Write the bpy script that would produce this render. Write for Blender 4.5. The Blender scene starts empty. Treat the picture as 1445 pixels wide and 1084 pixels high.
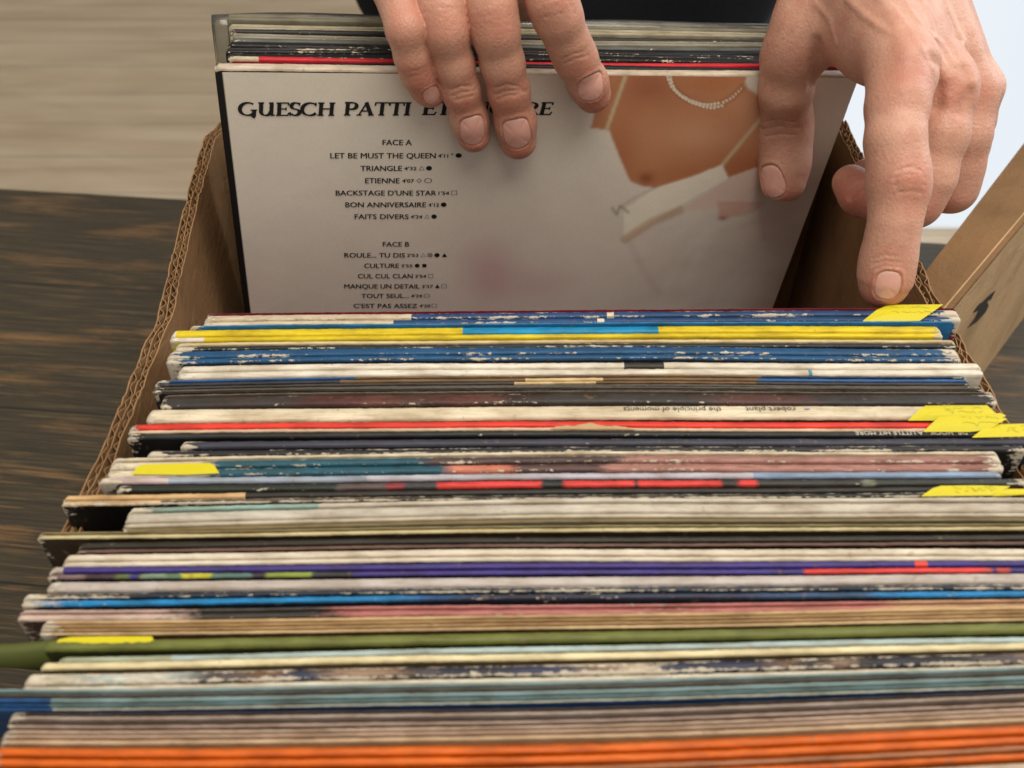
import bpy, bmesh, math, random
import numpy as np
from mathutils import Vector, Matrix, noise as mnoise

SC = bpy.context.scene
COL = SC.collection
rnd = random.Random(11)

# ------------------------------------------------------------------ camera, world, lights, exposure
FPX, PITCH, ZC = 1300.0, math.radians(43.392), 0.5418
SP, CP = math.sin(PITCH), math.cos(PITCH)
cam_d = bpy.data.cameras.new('camera')
cam = bpy.data.objects.new('camera', cam_d); COL.objects.link(cam)
cam.location = (0, 0, ZC); cam.rotation_euler = (math.pi / 2 - PITCH, 0, 0)
cam_d.sensor_width = 36; cam_d.lens = FPX / 1445 * 36
cam_d.clip_start = 0.02; cam_d.clip_end = 60
cam_d.dof.use_dof = True; cam_d.dof.focus_distance = 0.430; cam_d.dof.aperture_fstop = 12.0
SC.camera = cam

world = bpy.data.worlds.new('World'); SC.world = world; world.use_nodes = True
bg = world.node_tree.nodes['Background']
bg.inputs[0].default_value = (1.0, 0.93, 0.84, 1); bg.inputs[1].default_value = 0.48

def area(name, loc, target, size, power, color, sy=None):
    l = bpy.data.lights.new(name, 'AREA'); l.energy = power; l.color = color
    l.shape = 'RECTANGLE'; l.size = size; l.size_y = sy or size
    o = bpy.data.objects.new(name, l); COL.objects.link(o); o.location = loc
    o.rotation_euler = (Vector(target) - Vector(loc)).to_track_quat('-Z', 'Y').to_euler()
    return o
area('ceiling_softbox', (0.28, -0.05, 1.95), (0.05, 0.36, 0.25), 1.3, 30, (1.0, 0.93, 0.83))
area('daylight_window_light', (1.9, 1.1, 1.3), (0.1, 0.4, 0.25), 1.0, 20, (0.92, 0.96, 1.0), 1.5)

vs = SC.view_settings
SC.display_settings.display_device = 'sRGB'
vs.view_transform = 'Standard'; vs.look = 'None'; vs.exposure = 0; vs.gamma = 1; vs.use_curve_mapping = False

# ------------------------------------------------------------------ helpers
def ray(u, v):
    a = (u - 722.5) / FPX; b = (v - 542.0) / FPX
    return np.array([a, CP - SP * b, -SP - CP * b])
CAM = np.array([0, 0, ZC])
def P(u, v, dep): return CAM + ray(u, v) * dep
def onz(u, v, z):
    r = ray(u, v); return CAM + r * ((z - ZC) / r[2])
def onplane(u, v, o, n):
    r = ray(u, v); return CAM + r * (np.dot(np.array(o) - CAM, n) / np.dot(r, n))
def proj(p):
    q = np.asarray(p) - CAM
    dep = q[..., 1] * CP - q[..., 2] * SP; dn = -q[..., 1] * SP - q[..., 2] * CP
    return 722.5 + FPX * q[..., 0] / dep, 542 + FPX * dn / dep
def lin(r, g, b, k=1.0):
    f = lambda c: (c / 255 / 12.92 if c / 255 <= .04045 else ((c / 255 + .055) / 1.055) ** 2.4) * k
    return (f(r), f(g), f(b), 1.0)

def tag(o, label=None, cat=None, group=None, kind=None):
    if label: o['label'] = label
    if cat: o['category'] = cat
    if group: o['group'] = group
    if kind: o['kind'] = kind
    return o
def mesh_obj(name, verts, faces, mat=None, parent=None, smooth=False):
    me = bpy.data.meshes.new(name); me.from_pydata([tuple(map(float, v)) for v in verts], [], faces); me.update()
    o = bpy.data.objects.new(name, me); COL.objects.link(o)
    if mat: me.materials.append(mat)
    if smooth: me.polygons.foreach_set('use_smooth', [True] * len(me.polygons))
    if parent:
        o.parent = parent; o.matrix_parent_inverse = parent.matrix_basis.inverted()
    return o
def np_mesh(name, V, F, mat, parent=None, smooth=True):
    me = bpy.data.meshes.new(name); n = len(F); k = F.shape[1]
    me.vertices.add(len(V)); me.vertices.foreach_set('co', np.ascontiguousarray(V, np.float32).ravel())
    me.loops.add(n * k); me.loops.foreach_set('vertex_index', np.ascontiguousarray(F, np.int32).ravel())
    me.polygons.add(n); me.polygons.foreach_set('loop_start', np.arange(0, n * k, k, dtype=np.int32))
    me.update(calc_edges=True); me.validate()
    me.polygons.foreach_set('use_smooth', np.full(len(me.polygons), smooth))
    me.materials.append(mat)
    o = bpy.data.objects.new(name, me); COL.objects.link(o)
    if parent:
        o.parent = parent; o.matrix_parent_inverse = parent.matrix_basis.inverted()
    return o

class NT:
    """small node-tree helper"""
    def __init__(s, name):
        s.m = bpy.data.materials.new(name); s.m.use_nodes = True; s.t = s.m.node_tree
        s.b = s.t.nodes['Principled BSDF']
    def n(s, typ, **kw):
        x = s.t.nodes.new(typ)
        for k, v in kw.items():
            if k.startswith('i_'):
                key = k[2:]; key = int(key) if key.isdigit() else key.replace('_', ' ')
                x.inputs[key].default_value = v
            else: setattr(x, k, v)
        return x
    def l(s, a, b): s.t.links.new(a, b)
    def coords(s, scale=(1, 1, 1), kind='Object', rot=(0, 0, 0)):
        tc = s.n('ShaderNodeTexCoord'); mp = s.n('ShaderNodeMapping')
        mp.inputs['Scale'].default_value = scale; mp.inputs['Rotation'].default_value = rot
        s.l(tc.outputs[kind], mp.inputs['Vector']); return mp.outputs[0]
    def noise(s, vec, scale, detail=4, rough=.55, dist=0.0):
        x = s.n('ShaderNodeTexNoise'); x.inputs['Scale'].default_value = scale; x.inputs['Detail'].default_value = detail
        x.inputs['Roughness'].default_value = rough; x.inputs['Distortion'].default_value = dist
        s.l(vec, x.inputs['Vector']); return x.outputs['Fac']
    def ramp(s, fac, stops, interp='LINEAR'):
        x = s.n('ShaderNodeValToRGB'); cr = x.color_ramp; cr.interpolation = interp
        while len(cr.elements) < len(stops): cr.elements.new(.5)
        for e, (p, c) in zip(cr.elements, stops): e.position = p; e.color = c if len(c) == 4 else (*c, 1)
        s.l(fac, x.inputs[0]); return x.outputs[0]
    def mix(s, fac, a, b, mode='MIX'):
        x = s.n('ShaderNodeMix', data_type='RGBA', blend_type=mode)
        for k, v in ((0, fac), (6, a), (7, b)):
            if hasattr(v, 'node'): s.l(v, x.inputs[k])
            else: x.inputs[k].default_value = v
        return x.outputs[2]
    def math(s, op, a, b=0.0, c=0.0, clamp=False):
        x = s.n('ShaderNodeMath', operation=op, use_clamp=clamp)
        for k, v in enumerate((a, b, c)):
            if hasattr(v, 'node'): s.l(v, x.inputs[k])
            else: x.inputs[k].default_value = v
        return x.outputs[0]
    def attr(s, name):
        return s.n('ShaderNodeAttribute', attribute_name=name)
    def bump(s, h, dist=.0005, strength=.5, prev=None):
        x = s.n('ShaderNodeBump'); x.inputs['Distance'].default_value = dist; x.inputs['Strength'].default_value = strength
        s.l(h, x.inputs['Height'])
        if prev: s.l(prev, x.inputs['Normal'])
        return x.outputs[0]
    def done(s, color=None, rough=.6, spec=.4, normal=None):
        if color is not None:
            if hasattr(color, 'node'): s.l(color, s.b.inputs['Base Color'])
            else: s.b.inputs['Base Color'].default_value = color
        if hasattr(rough, 'node'): s.l(rough, s.b.inputs['Roughness'])
        else: s.b.inputs['Roughness'].default_value = rough
        s.b.inputs['Specular IOR Level'].default_value = spec
        if normal is not None: s.l(normal, s.b.inputs['Normal'])
        return s.m

# ------------------------------------------------------------------ materials
def mat_card():
    t = NT('printed_card')
    hs = t.n('ShaderNodeHueSaturation'); hs.inputs['Saturation'].default_value = .99; hs.inputs['Value'].default_value = .90
    t.l(t.attr('col').outputs['Color'], hs.inputs['Color']); col = hs.outputs[0]; wear = t.attr('wear').outputs['Fac']
    tc = t.n('ShaderNodeTexCoord'); oi = t.n('ShaderNodeObjectInfo')
    off = t.n('ShaderNodeVectorMath', operation='SCALE'); t.l(oi.outputs['Location'], off.inputs[0]); off.inputs['Scale'].default_value = 37.0
    add = t.n('ShaderNodeVectorMath', operation='ADD'); t.l(tc.outputs['Object'], add.inputs[0]); t.l(off.outputs[0], add.inputs[1])
    mp = t.n('ShaderNodeMapping'); mp.inputs['Scale'].default_value = (.45, 1, 1); t.l(add.outputs[0], mp.inputs[0])
    hi = t.noise(mp.outputs[0], 760, 6, .70); lo = t.noise(mp.outputs[0], 85, 3, .6)
    v = t.math('ADD', t.math('MULTIPLY', hi, .55), t.math('MULTIPLY', lo, .45))
    thr = t.math('SUBTRACT', .725, t.math('MULTIPLY', wear, .31))
    fac = t.math('DIVIDE', t.math('SUBTRACT', v, thr), .022, clamp=True)
    fac = t.math('MULTIPLY', fac, .92)
    # grime and fading along the spine
    g = t.noise(mp.outputs[0], 160, 4, .6)
    grime = t.ramp(g, [(.30, (.66, .60, .52)), (.54, (.98, .97, .95)), (.8, (1.12, 1.12, 1.10))])
    base = t.mix(.85, col, grime, 'MULTIPLY')
    g2 = t.noise(add.outputs[0], 38, 3, .6)
    base = t.mix(.7, base, t.ramp(g2, [(.32, (.76, .70, .62)), (.6, (1.04, 1.03, 1.0))]), 'MULTIPLY')
    scr = t.n('ShaderNodeMapping'); scr.inputs['Scale'].default_value = (.06, 1, 1); t.l(add.outputs[0], scr.inputs[0])
    fib = t.noise(scr.outputs[0], 1500, 3, .6)
    base = t.mix(.55, base, t.ramp(fib, [(.34, (.62, .58, .54)), (.5, (1, 1, 1)), (.7, (1.12, 1.12, 1.12))]), 'MULTIPLY')
    sp = t.noise(add.outputs[0], 260, 2, .5)
    foxing = t.math('MULTIPLY', t.math('DIVIDE', t.math('SUBTRACT', sp, .68), .05, clamp=True), .35)
    base = t.mix(foxing, base, (.22, .13, .07, 1))
    wc = t.mix(t.noise(add.outputs[0], 900, 2), (.70, .63, .50, 1), (.50, .42, .31, 1))
    c = t.mix(fac, base, wc)
    fine = t.noise(add.outputs[0], 1800, 3, .6)
    h = t.math('ADD', t.math('MULTIPLY', fac, -.6), t.math('ADD', t.math('MULTIPLY', fine, .35), t.math('MULTIPLY', g, .22)))
    r = t.math('ADD', .48, t.math('MULTIPLY', fac, .35))
    return t.done(c, r, .35, t.bump(h, .0004, .7))
def mat_kraft(name, c1, c2):
    t = NT(name); v = t.coords()
    st = t.coords((1, 1, .12))
    n1 = t.noise(st, 300, 4, .6); n2 = t.noise(v, 14, 4, .6); n3 = t.noise(v, 1500, 3, .7)
    c = t.mix(n1, c1, c2)
    c = t.mix(.85, c, t.ramp(n2, [(.3, (.68, .64, .58)), (.5, (.96, .95, .93)), (.7, (1.12, 1.08, 1.02))]), 'MULTIPLY')
    cr = t.noise(t.coords((1, 1, 3)), 24, 5, .7, 1.5)
    c = t.mix(.35, c, t.ramp(n3, [(.3, (.72, .68, .62)), (.6, (1.1, 1.1, 1.1))]), 'MULTIPLY')
    h = t.math('ADD', t.math('ADD', n1, n3), t.math('MULTIPLY', cr, 5))
    return t.done(c, .85, .2, t.bump(h, .0005, .6))
def mat_table():
    t = NT('stained_dark_wood')
    v = t.coords((1, 14, 6)); w = t.coords((1.2, 60, 30)); b = t.coords((2.0, 11, 5))
    n1 = t.noise(v, 11, 8, .72, .1); n2 = t.noise(w, 8, 8, .72, .0); n3 = t.noise(b, 3.4, 6, .66, .35)
    dark = t.ramp(n2, [(.30, lin(22, 18, 12)), (.44, lin(52, 45, 31)), (.54, lin(66, 57, 40)), (.70, lin(116, 99, 70))])
    worn = t.ramp(n2, [(.3, lin(70, 50, 30)), (.55, lin(128, 95, 58)), (.75, lin(150, 116, 74))])
    k = t.math('ADD', t.math('MULTIPLY', n3, .56), t.math('ADD', t.math('MULTIPLY', n1, .22), t.math('MULTIPLY', n2, .22)))
    fac = t.math('DIVIDE', t.math('SUBTRACT', k, .52), .085, clamp=True)
    fac = t.math('MULTIPLY', fac, .75)
    c = t.mix(fac, dark, worn)
    sep = t.n('ShaderNodeSeparateXYZ'); tc = t.n('ShaderNodeTexCoord'); t.l(tc.outputs['Object'], sep.inputs[0])
    fr = t.math('FRACT', t.math('DIVIDE', t.math('ADD', sep.outputs[1], 5.03), .165))
    seam = t.math('LESS_THAN', t.math('ABSOLUTE', t.math('SUBTRACT', fr, .5)), .005)
    c = t.mix(seam, c, (.010, .008, .006, 1))
    h = t.math('SUBTRACT', t.math('ADD', n2, t.math('MULTIPLY', n1, .5)), t.math('MULTIPLY', seam, 2))
    return t.done(c, t.ramp(n2, [(.3, (.42,) * 3), (.7, (.62,) * 3)]), .4, t.bump(h, .0012, .7))
def mat_floor():
    t = NT('pale_oak_planks')
    v = t.coords((.7, 5, 1)); b = t.coords((1, 2.6, 1))
    n1 = t.noise(v, 2.4, 6, .5, .6); n2 = t.noise(b, 1.7, 3, .5, 1.0)
    c = t.ramp(n1, [(.28, lin(192, 170, 142)), (.5, lin(206, 187, 160)), (.72, lin(216, 199, 174))])
    c = t.mix(.8, c, t.ramp(n2, [(.3, (.80, .77, .72)), (.5, (.98, .97, .95)), (.68, (1.10, 1.10, 1.10))]), 'MULTIPLY')
    tc = t.n('ShaderNodeTexCoord'); sep = t.n('ShaderNodeSeparateXYZ'); t.l(tc.outputs['Object'], sep.inputs[0])
    fr = t.math('FRACT', t.math('DIVIDE', sep.outputs[1], .19))
    seam = t.math('LESS_THAN', fr, .02)
    c = t.mix(t.math('MULTIPLY', seam, .6), c, (.12, .09, .06, 1))
    return t.done(c, .45, .4, t.bump(n1, .001, .3))
def mat_plain(name, c, rough=.6, spec=.3, bump=None):
    t = NT(name)
    nrm = None
    if bump: nrm = t.bump(t.noise(t.coords(), bump, 4), .0005, .5)
    return t.done(c, rough, spec, nrm)
def mat_cloth(name, c1, c2):
    t = NT(name); v = t.coords()
    n = t.noise(v, 900, 2); n2 = t.noise(v, 9, 4)
    return t.done(t.mix(n2, c1, c2), .95, .1, t.bump(t.math('ADD', n, t.math('MULTIPLY', n2, 4)), .002, .6))
def mat_skin():
    t = NT('skin')
    tint = t.attr('tint').outputs['Fac']
    v = t.coords()
    n1 = t.noise(v, 130, 4, .6); n2 = t.noise(v, 420, 3, .6); n3 = t.noise(v, 35, 3, .5)
    base = t.mix(t.ramp(n3, [(.35, (0,) * 3), (.65, (1,) * 3)]), lin(210, 163, 140), lin(197, 147, 124))
    base = t.mix(t.math('MULTIPLY', t.math('DIVIDE', t.math('SUBTRACT', n1, .52), .16, clamp=True), .28), base, lin(184, 116, 98))
    n4 = t.noise(v, 62, 3, .55)
    base = t.mix(t.math('MULTIPLY', t.math('DIVIDE', t.math('SUBTRACT', n4, .5), .2, clamp=True), .45), base, lin(190, 122, 102))
    red = t.mix(t.math('MAXIMUM', tint, 0.0, clamp=True), base, lin(186, 112, 92))
    pale = t.mix(t.math('MAXIMUM', t.math('MULTIPLY', tint, -1.0), 0.0, clamp=True), red, lin(120, 74, 56))
    c = t.mix(.30, pale, t.ramp(n2, [(.3, (.80, .76, .74)), (.6, (1.08, 1.07, 1.06))]), 'MULTIPLY')
    vo = t.n('ShaderNodeTexVoronoi', feature='DISTANCE_TO_EDGE'); vo.inputs['Scale'].default_value = 620
    mp = t.coords((1, 1, .65)); t.l(mp, vo.inputs['Vector'])
    cell = t.math('MULTIPLY', vo.outputs['Distance'], 2.2, clamp=True)
    fine = t.noise(v, 1100, 3, .6)
    tr = t.noise(t.coords((1, 3.4, 3.4)), 210, 5, .62)
    h = t.math('ADD', t.math('ADD', t.math('MULTIPLY', tr, .7), t.math('MULTIPLY', cell, .55)), t.math('ADD', t.math('MULTIPLY', fine, .3), t.math('MULTIPLY', n2, .5)))
    t.b.inputs['Subsurface Weight'].default_value = .22
    t.b.inputs['Subsurface Radius'].default_value = (1.0, .32, .16)
    t.b.inputs['Subsurface Scale'].default_value = .0032
    return t.done(c, t.math('ADD', .36, t.math('MULTIPLY', n1, .2)), .5, t.bump(h, .00034, .6))
def mat_nail():
    t = NT('fingernail')
    edge = t.attr('edge').outputs['Fac']
    n = t.noise(t.coords(), 260, 3)
    c = t.mix(n, lin(232, 178, 162), lin(222, 160, 146))
    c = t.mix(edge, c, lin(232, 204, 186))
    t.b.inputs['Subsurface Weight'].default_value = .15
    t.b.inputs['Subsurface Radius'].default_value = (1.0, .4, .25); t.b.inputs['Subsurface Scale'].default_value = .002
    return t.done(c, .24, .6, t.bump(n, .0001, .4))
def mat_film():
    t = NT('clear_plastic_film')
    tr = t.n('ShaderNodeBsdfTransparent'); tr.inputs[0].default_value = (.86, .86, .83, 1)
    gl = t.n('ShaderNodeBsdfGlossy'); gl.inputs['Roughness'].default_value = .18; gl.inputs[0].default_value = (.9, .9, .88, 1)
    df = t.n('ShaderNodeBsdfDiffuse'); df.inputs[0].default_value = (.45, .44, .40, 1)
    m0 = t.n('ShaderNodeMixShader'); m0.inputs[0].default_value = .06; t.l(tr.outputs[0], m0.inputs[1]); t.l(df.outputs[0], m0.inputs[2])
    fr = t.n('ShaderNodeFresnel'); fr.inputs[0].default_value = 1.45
    m1 = t.n('ShaderNodeMixShader'); t.l(fr.outputs[0], m1.inputs[0]); t.l(m0.outputs[0], m1.inputs[1]); t.l(gl.outputs[0], m1.inputs[2])
    nb = t.bump(t.noise(t.coords((1, 1, 4)), 30, 3), 0.002, .25); t.l(nb, gl.inputs['Normal'])
    t.l(m1.outputs[0], t.t.nodes['Material Output'].inputs[0]); return t.m
def mat_pane():
    t = NT('daylit_frosted_pane')
    e = t.n('ShaderNodeEmission'); e.inputs[1].default_value = 1.0
    c = t.ramp(t.noise(t.coords(), .8, 2), [(.3, (.80, .86, .92)), (.7, (.92, .95, .98))]); t.l(c, e.inputs[0])
    t.l(e.outputs[0], t.t.nodes['Material Output'].inputs[0]); return t.m

M_CARD = mat_card()
M_KRAFT = mat_kraft('kraft_cardboard', lin(168, 134, 98), lin(144, 111, 77))
M_KRAFT_IN = mat_kraft('kraft_cardboard_inside', lin(150, 104, 60), lin(126, 84, 46))
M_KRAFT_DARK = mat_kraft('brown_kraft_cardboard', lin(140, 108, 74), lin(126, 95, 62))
M_KRAFT_PALE = mat_kraft('pale_kraft_cardboard', lin(196, 166, 128), lin(178, 148, 110))
M_TABLE, M_FLOOR, M_SKIN, M_NAIL, M_FILM, M_PANE = mat_table(), mat_floor(), mat_skin(), mat_nail(), mat_film(), mat_pane()
M_INK = mat_plain('black_ink', (.012, .012, .012, 1), .5)
M_GREYINK = mat_plain('grey_ink', (.05, .045, .04, 1), .6)
M_LIGHTINK = mat_plain('pale_ink', (.60, .55, .46, 1), .6)
M_VIOLETINK = mat_plain('violet_ink', (.16, .13, .36, 1), .6)
M_TAB = mat_plain('yellow_tab_paper', lin(208, 194, 30), .45, .35, 120)
M_PENCIL = mat_plain('pencil_marks', (.42, .39, .03, 1), .6)
M_SHIRT = mat_cloth('black_shirt_cloth', (.010, .011, .014, 1), (.018, .019, .024, 1))
M_DENIM = mat_cloth('dark_denim', (.012, .015, .024, 1), (.05, .06, .09, 1))
M_WHITE = mat_plain('white_painted_wood', (.8, .8, .78, 1), .5)
M_WALL = mat_plain('white_plaster', (.75, .73, .70, 1), .9, .2, 60)

# ------------------------------------------------------------------ setting: floor, wall, window, table
tag(mesh_obj('floor', [(-6, -3, -.75), (6, -3, -.75), (6, 6.5, -.75), (-6, 6.5, -.75)], [(0, 1, 2, 3)], M_FLOOR), kind='structure')
tag(mesh_obj('wall', [(-6, 6.5, -.75), (6, 6.5, -.75), (6, 6.5, 2.4), (-6, 6.5, 2.4)], [(0, 1, 2, 3)], M_WALL), kind='structure')

def box_mesh(bm, x0, x1, y0, y1, z0, z1):
    vs_ = [bm.verts.new(c) for c in ((x0, y0, z0), (x1, y0, z0), (x1, y1, z0), (x0, y1, z0), (x0, y0, z1), (x1, y0, z1), (x1, y1, z1), (x0, y1, z1))]
    for f in ((3, 2, 1, 0), (4, 5, 6, 7), (0, 1, 5, 4), (1, 2, 6, 5), (2, 3, 7, 6), (3, 0, 4, 7)): bm.faces.new([vs_[i] for i in f])
def bm_obj(name, bm, mat, parent=None, bevel=0.0):
    if bevel: bmesh.ops.bevel(bm, geom=bm.edges[:], offset=bevel, segments=2, profile=.6, affect='EDGES')
    me = bpy.data.meshes.new(name); bm.to_mesh(me); bm.free(); me.materials.append(mat)
    o = bpy.data.objects.new(name, me); COL.objects.link(o)
    if parent:
        o.parent = parent; o.matrix_parent_inverse = parent.matrix_basis.inverted()
    return o
def empty(name, loc=(0, 0, 0), rz=0):
    o = bpy.data.objects.new(name, None); COL.objects.link(o); o.location = loc; o.rotation_euler = (0, 0, rz); return o

win = empty('window', (1.85, 1.95, -.75))
tag(win, 'bright white overexposed window panel standing behind the right hand', 'window')
bm = bmesh.new(); box_mesh(bm, .34, 3.3, 1.93, 1.95, -.742, 1.75); bm_obj('pane', bm, M_PANE, win)
bm = bmesh.new(); box_mesh(bm, .28, 3.36, 1.92, 1.97, -.749, -.743); box_mesh(bm, .28, 3.36, 1.92, 1.97, 1.75, 1.82)
box_mesh(bm, .28, .338, 1.92, 1.97, -.742, 1.748); box_mesh(bm, 3.302, 3.36, 1.92, 1.97, -.742, 1.748)
bm_obj('frame', bm, M_WHITE, win)

# table: far edge runs through two image points
eL, eR = onz(0, 265, 0), onz(1330, 342, 0)
TYAW = math.atan2(eR[1] - eL[1], eR[0] - eL[0])
mid = (eL + eR) / 2
table = empty('table', (float(mid[0]), float(mid[1]), -.75), TYAW)
tag(table, 'dark stained wooden table with worn tan grain under the record box', 'table')
def table_part(name, x0, x1, y0, y1, z0, z1, bev):
    bm = bmesh.new(); box_mesh(bm, x0, x1, y0, y1, z0, z1)
    if bev: bmesh.ops.bevel(bm, geom=bm.edges[:], offset=bev, segments=2, profile=.6, affect='EDGES')
    me = bpy.data.meshes.new(name); bm.to_mesh(me); bm.free(); me.materials.append(M_TABLE)
    o = bpy.data.objects.new(name, me); COL.objects.link(o); o.parent = table
table_part('tabletop', -1.05, 1.05, -1.15, 0, .712, .75, .004)
for sx in (-1, 1):
    for yy in (-1.08, -.12): table_part('leg', sx * .98 - .035, sx * .98 + .035, yy - .035, yy + .035, 0, .712, .003)

# ------------------------------------------------------------------ cardboard box (double-wall corrugated board)
ZW = 0.2870
def corrugated(name, path, z0, ztop, thick, parent, seed, mats, wave=.0072):
    """upright double-wall board along a plan path; liners and fluted sheets are all modelled"""
    r = random.Random(seed)
    pts = [Vector((p[0], p[1])) for p in path]
    seg = [0.0]
    for a, b in zip(pts, pts[1:]): seg.append(seg[-1] + (b - a).length)
    L = seg[-1]
    def at(s):
        s = min(max(s, 0), L)
        for i in range(len(pts) - 1):
            if s <= seg[i + 1] + 1e-9:
                f = (s - seg[i]) / (seg[i + 1] - seg[i]); p = pts[i].lerp(pts[i + 1], f)
                d = (pts[i + 1] - pts[i]).normalized(); return p, Vector((-d.y, d.x))
    V, F, MI = [], [], []
    def top(s, k):
        return ztop(s / L) + .0021 * mnoise.noise(Vector((s * 70, seed * 3.1 + k * 1.7, 0))) + .0012 * mnoise.noise(Vector((s * 320, seed + k, 5)))
    def sheet(offf, th, k, n, mi):
        b0 = len(V)
        for i in range(n + 1):
            s = L * i / n; p, nr = at(s); o = offf(s)
            for dz, dd in ((0, -th), (1, -th), (1, th), (0, th)):
                q = p + nr * (o + dd); V.append((q.x, q.y, z0 if dz == 0 else top(s, k)))
        for i in range(n):
            a = b0 + 4 * i; b = a + 4
            for j in range(3): F.append((a + j, b + j, b + j + 1, a + j + 1)); MI.append(mi)
        F.append((b0, b0 + 1, b0 + 2, b0 + 3)); MI.append(mi)
        e = b0 + 4 * n; F.append((e + 3, e + 2, e + 1, e)); MI.append(mi)
    h = thick / 2
    wob = lambda s, k: .0006 * mnoise.noise(Vector((s * 40, seed, k)))
    n = int(L / .003)
    sheet(lambda s: h + wob(s, 1), .00028, 1, n, 0)
    sheet(lambda s: -h + wob(s, 2), .00028, 2, n, 1)
    sheet(lambda s: wob(s, 3), .00022, 3, n, 0)
    nf = int(L / wave * 8)
    q = h / 2 - .0004
    am = lambda s, k: (.72 + .42 * mnoise.noise(Vector((s * 55, seed, k))))
    phz = lambda s, k: 1.6 * mnoise.noise(Vector((s * 30, seed + 4, k)))
    sheet(lambda s: h / 2 + q * am(s, 1) * math.sin(2 * math.pi * s / wave + phz(s, 1)) + wob(s, 1), .00018, 4, nf, 0)
    sheet(lambda s: -h / 2 + q * am(s, 2) * math.sin(2 * math.pi * s / wave * 1.25 + 1 + phz(s, 2)) + wob(s, 2), .00018, 5, nf, 0)
    o = mesh_obj(name, V, F, mats[0], parent)
    for m in mats[1:]: o.data.materials.append(m)
    o.data.polygons.foreach_set('material_index', MI); return o

YF, YB = 0.058, 0.492
lw = [onz(u, v, ZW) for u, v in ((131, 700), (162, 638), (208, 520), (240, 445), (262, 345), (281, 265), (300, 195))]
left_path = [(-.157, YF), (-.157, .150), (-.151, .168)] + [(p[0] - .002, p[1]) for p in lw] + [(lw[-1][0] + .004, lw[-1][1] + .02), (lw[-1][0] + .014, YB)]
rw = [onz(u, v, ZW) for u, v in ((1376, 548), (1308, 430), (1188, 192))]
right_path = [(rw[0][0] + .001, YF)] + [(p[0], p[1]) for p in rw] + [(rw[-1][0] + .001, YB)]
right_path = [(x + .003, y) for x, y in right_path]
crate = empty('cardboard_box', (0.015, .27, 0))
tag(crate, 'open brown corrugated cardboard box packed with records on the dark table', 'cardboard box')
corrugated('side_wall', left_path, .004, lambda f: ZW - .10 * min(1, max(0, (.295 - f) / .075)), .0060, crate, 3, (M_KRAFT, M_KRAFT))
corrugated('side_wall', right_path[::-1], .004, lambda f: ZW, .0060, crate, 8, (M_KRAFT, M_KRAFT))
xl, xr = left_path[-1][0], right_path[-1][0]
corrugated('end_wall', [(xr - .005, YB - .004), (xl + .005, YB - .004)], .004, lambda f: ZW - .004, .0060, crate, 5, (M_KRAFT, M_KRAFT))
xl, xr = left_path[0][0], right_path[0][0]
corrugated('end_wall', [(xl + .005, YF + .004), (xr - .005, YF + .004)], .004, lambda f: ZW - .012, .0060, crate, 6, (M_KRAFT, M_KRAFT))
bm = bmesh.new(); box_mesh(bm, -.150, .185, YF + .001, YB - .001, .0008, .0036); bm_obj('base_panel', bm, M_KRAFT, crate)

# second box: thin, standing at an angle, flap up
d2 = np.array([.656, .755, 0]); n2 = np.array([.755, -.656, 0])
p0 = np.array([.2487, .403, 0]) - d2 * .055
box2 = empty('cardboard_box', tuple(p0))
tag(box2, 'slim pale cardboard box with black lightning mark and brown top, right of the record box', 'cardboard box')
def quad_slab(name, a, b, c, d, th, nrm, mat, parent):
    vv = [np.array(q, float) for q in (a, b, c, d)]
    V = vv + [q - np.array(nrm) * th for q in vv]
    return mesh_obj(name, V, [(0, 1, 2, 3), (7, 6, 5, 4), (0, 4, 5, 1), (1, 5, 6, 2), (2, 6, 7, 3), (3, 7, 4, 0)], mat, parent)
LEN2, W2, H2 = .46, .034, .227
up = np.array([0, 0, 1.])
quad_slab('front_panel', p0 + up * .001, p0 + d2 * LEN2 + up * .001, p0 + d2 * LEN2 + up * H2, p0 + up * H2, .004, n2, M_KRAFT_PALE, box2)
w0, w1 = .019, .042
pb, pe = p0 - n2 * w0, p0 + d2 * LEN2 - n2 * w1
quad_slab('back_panel', pb + up * .001, pe + up * .001, pe + up * (H2 - .006), pb + up * (H2 - .006), .004, n2, M_KRAFT, box2)
quad_slab('end_panel', p0 - n2 * .0045 + d2 * .004 + up * .002, pb + d2 * .004 + up * .002, pb + d2 * .004 + up * (H2 - .012), p0 - n2 * .0045 + d2 * .004 + up * (H2 - .012), .003, d2, M_KRAFT, box2)
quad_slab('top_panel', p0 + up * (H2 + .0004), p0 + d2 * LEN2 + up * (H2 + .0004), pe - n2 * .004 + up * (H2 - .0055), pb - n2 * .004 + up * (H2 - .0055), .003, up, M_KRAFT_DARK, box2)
mk = [(640, 655), (618, 672), (590, 700), (572, 712), (549, 746), (574, 734), (556, 770), (528, 806), (566, 780), (600, 742), (612, 716), (606, 700), (622, 690)]
mkp = [onplane(1180 + x / 2.853, 180 + y / 2.853, p0, n2) + n2 * .0004 for x, y in mk]
mesh_obj('printed_mark', mkp, [tuple(range(len(mkp)))], M_INK, box2)

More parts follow.
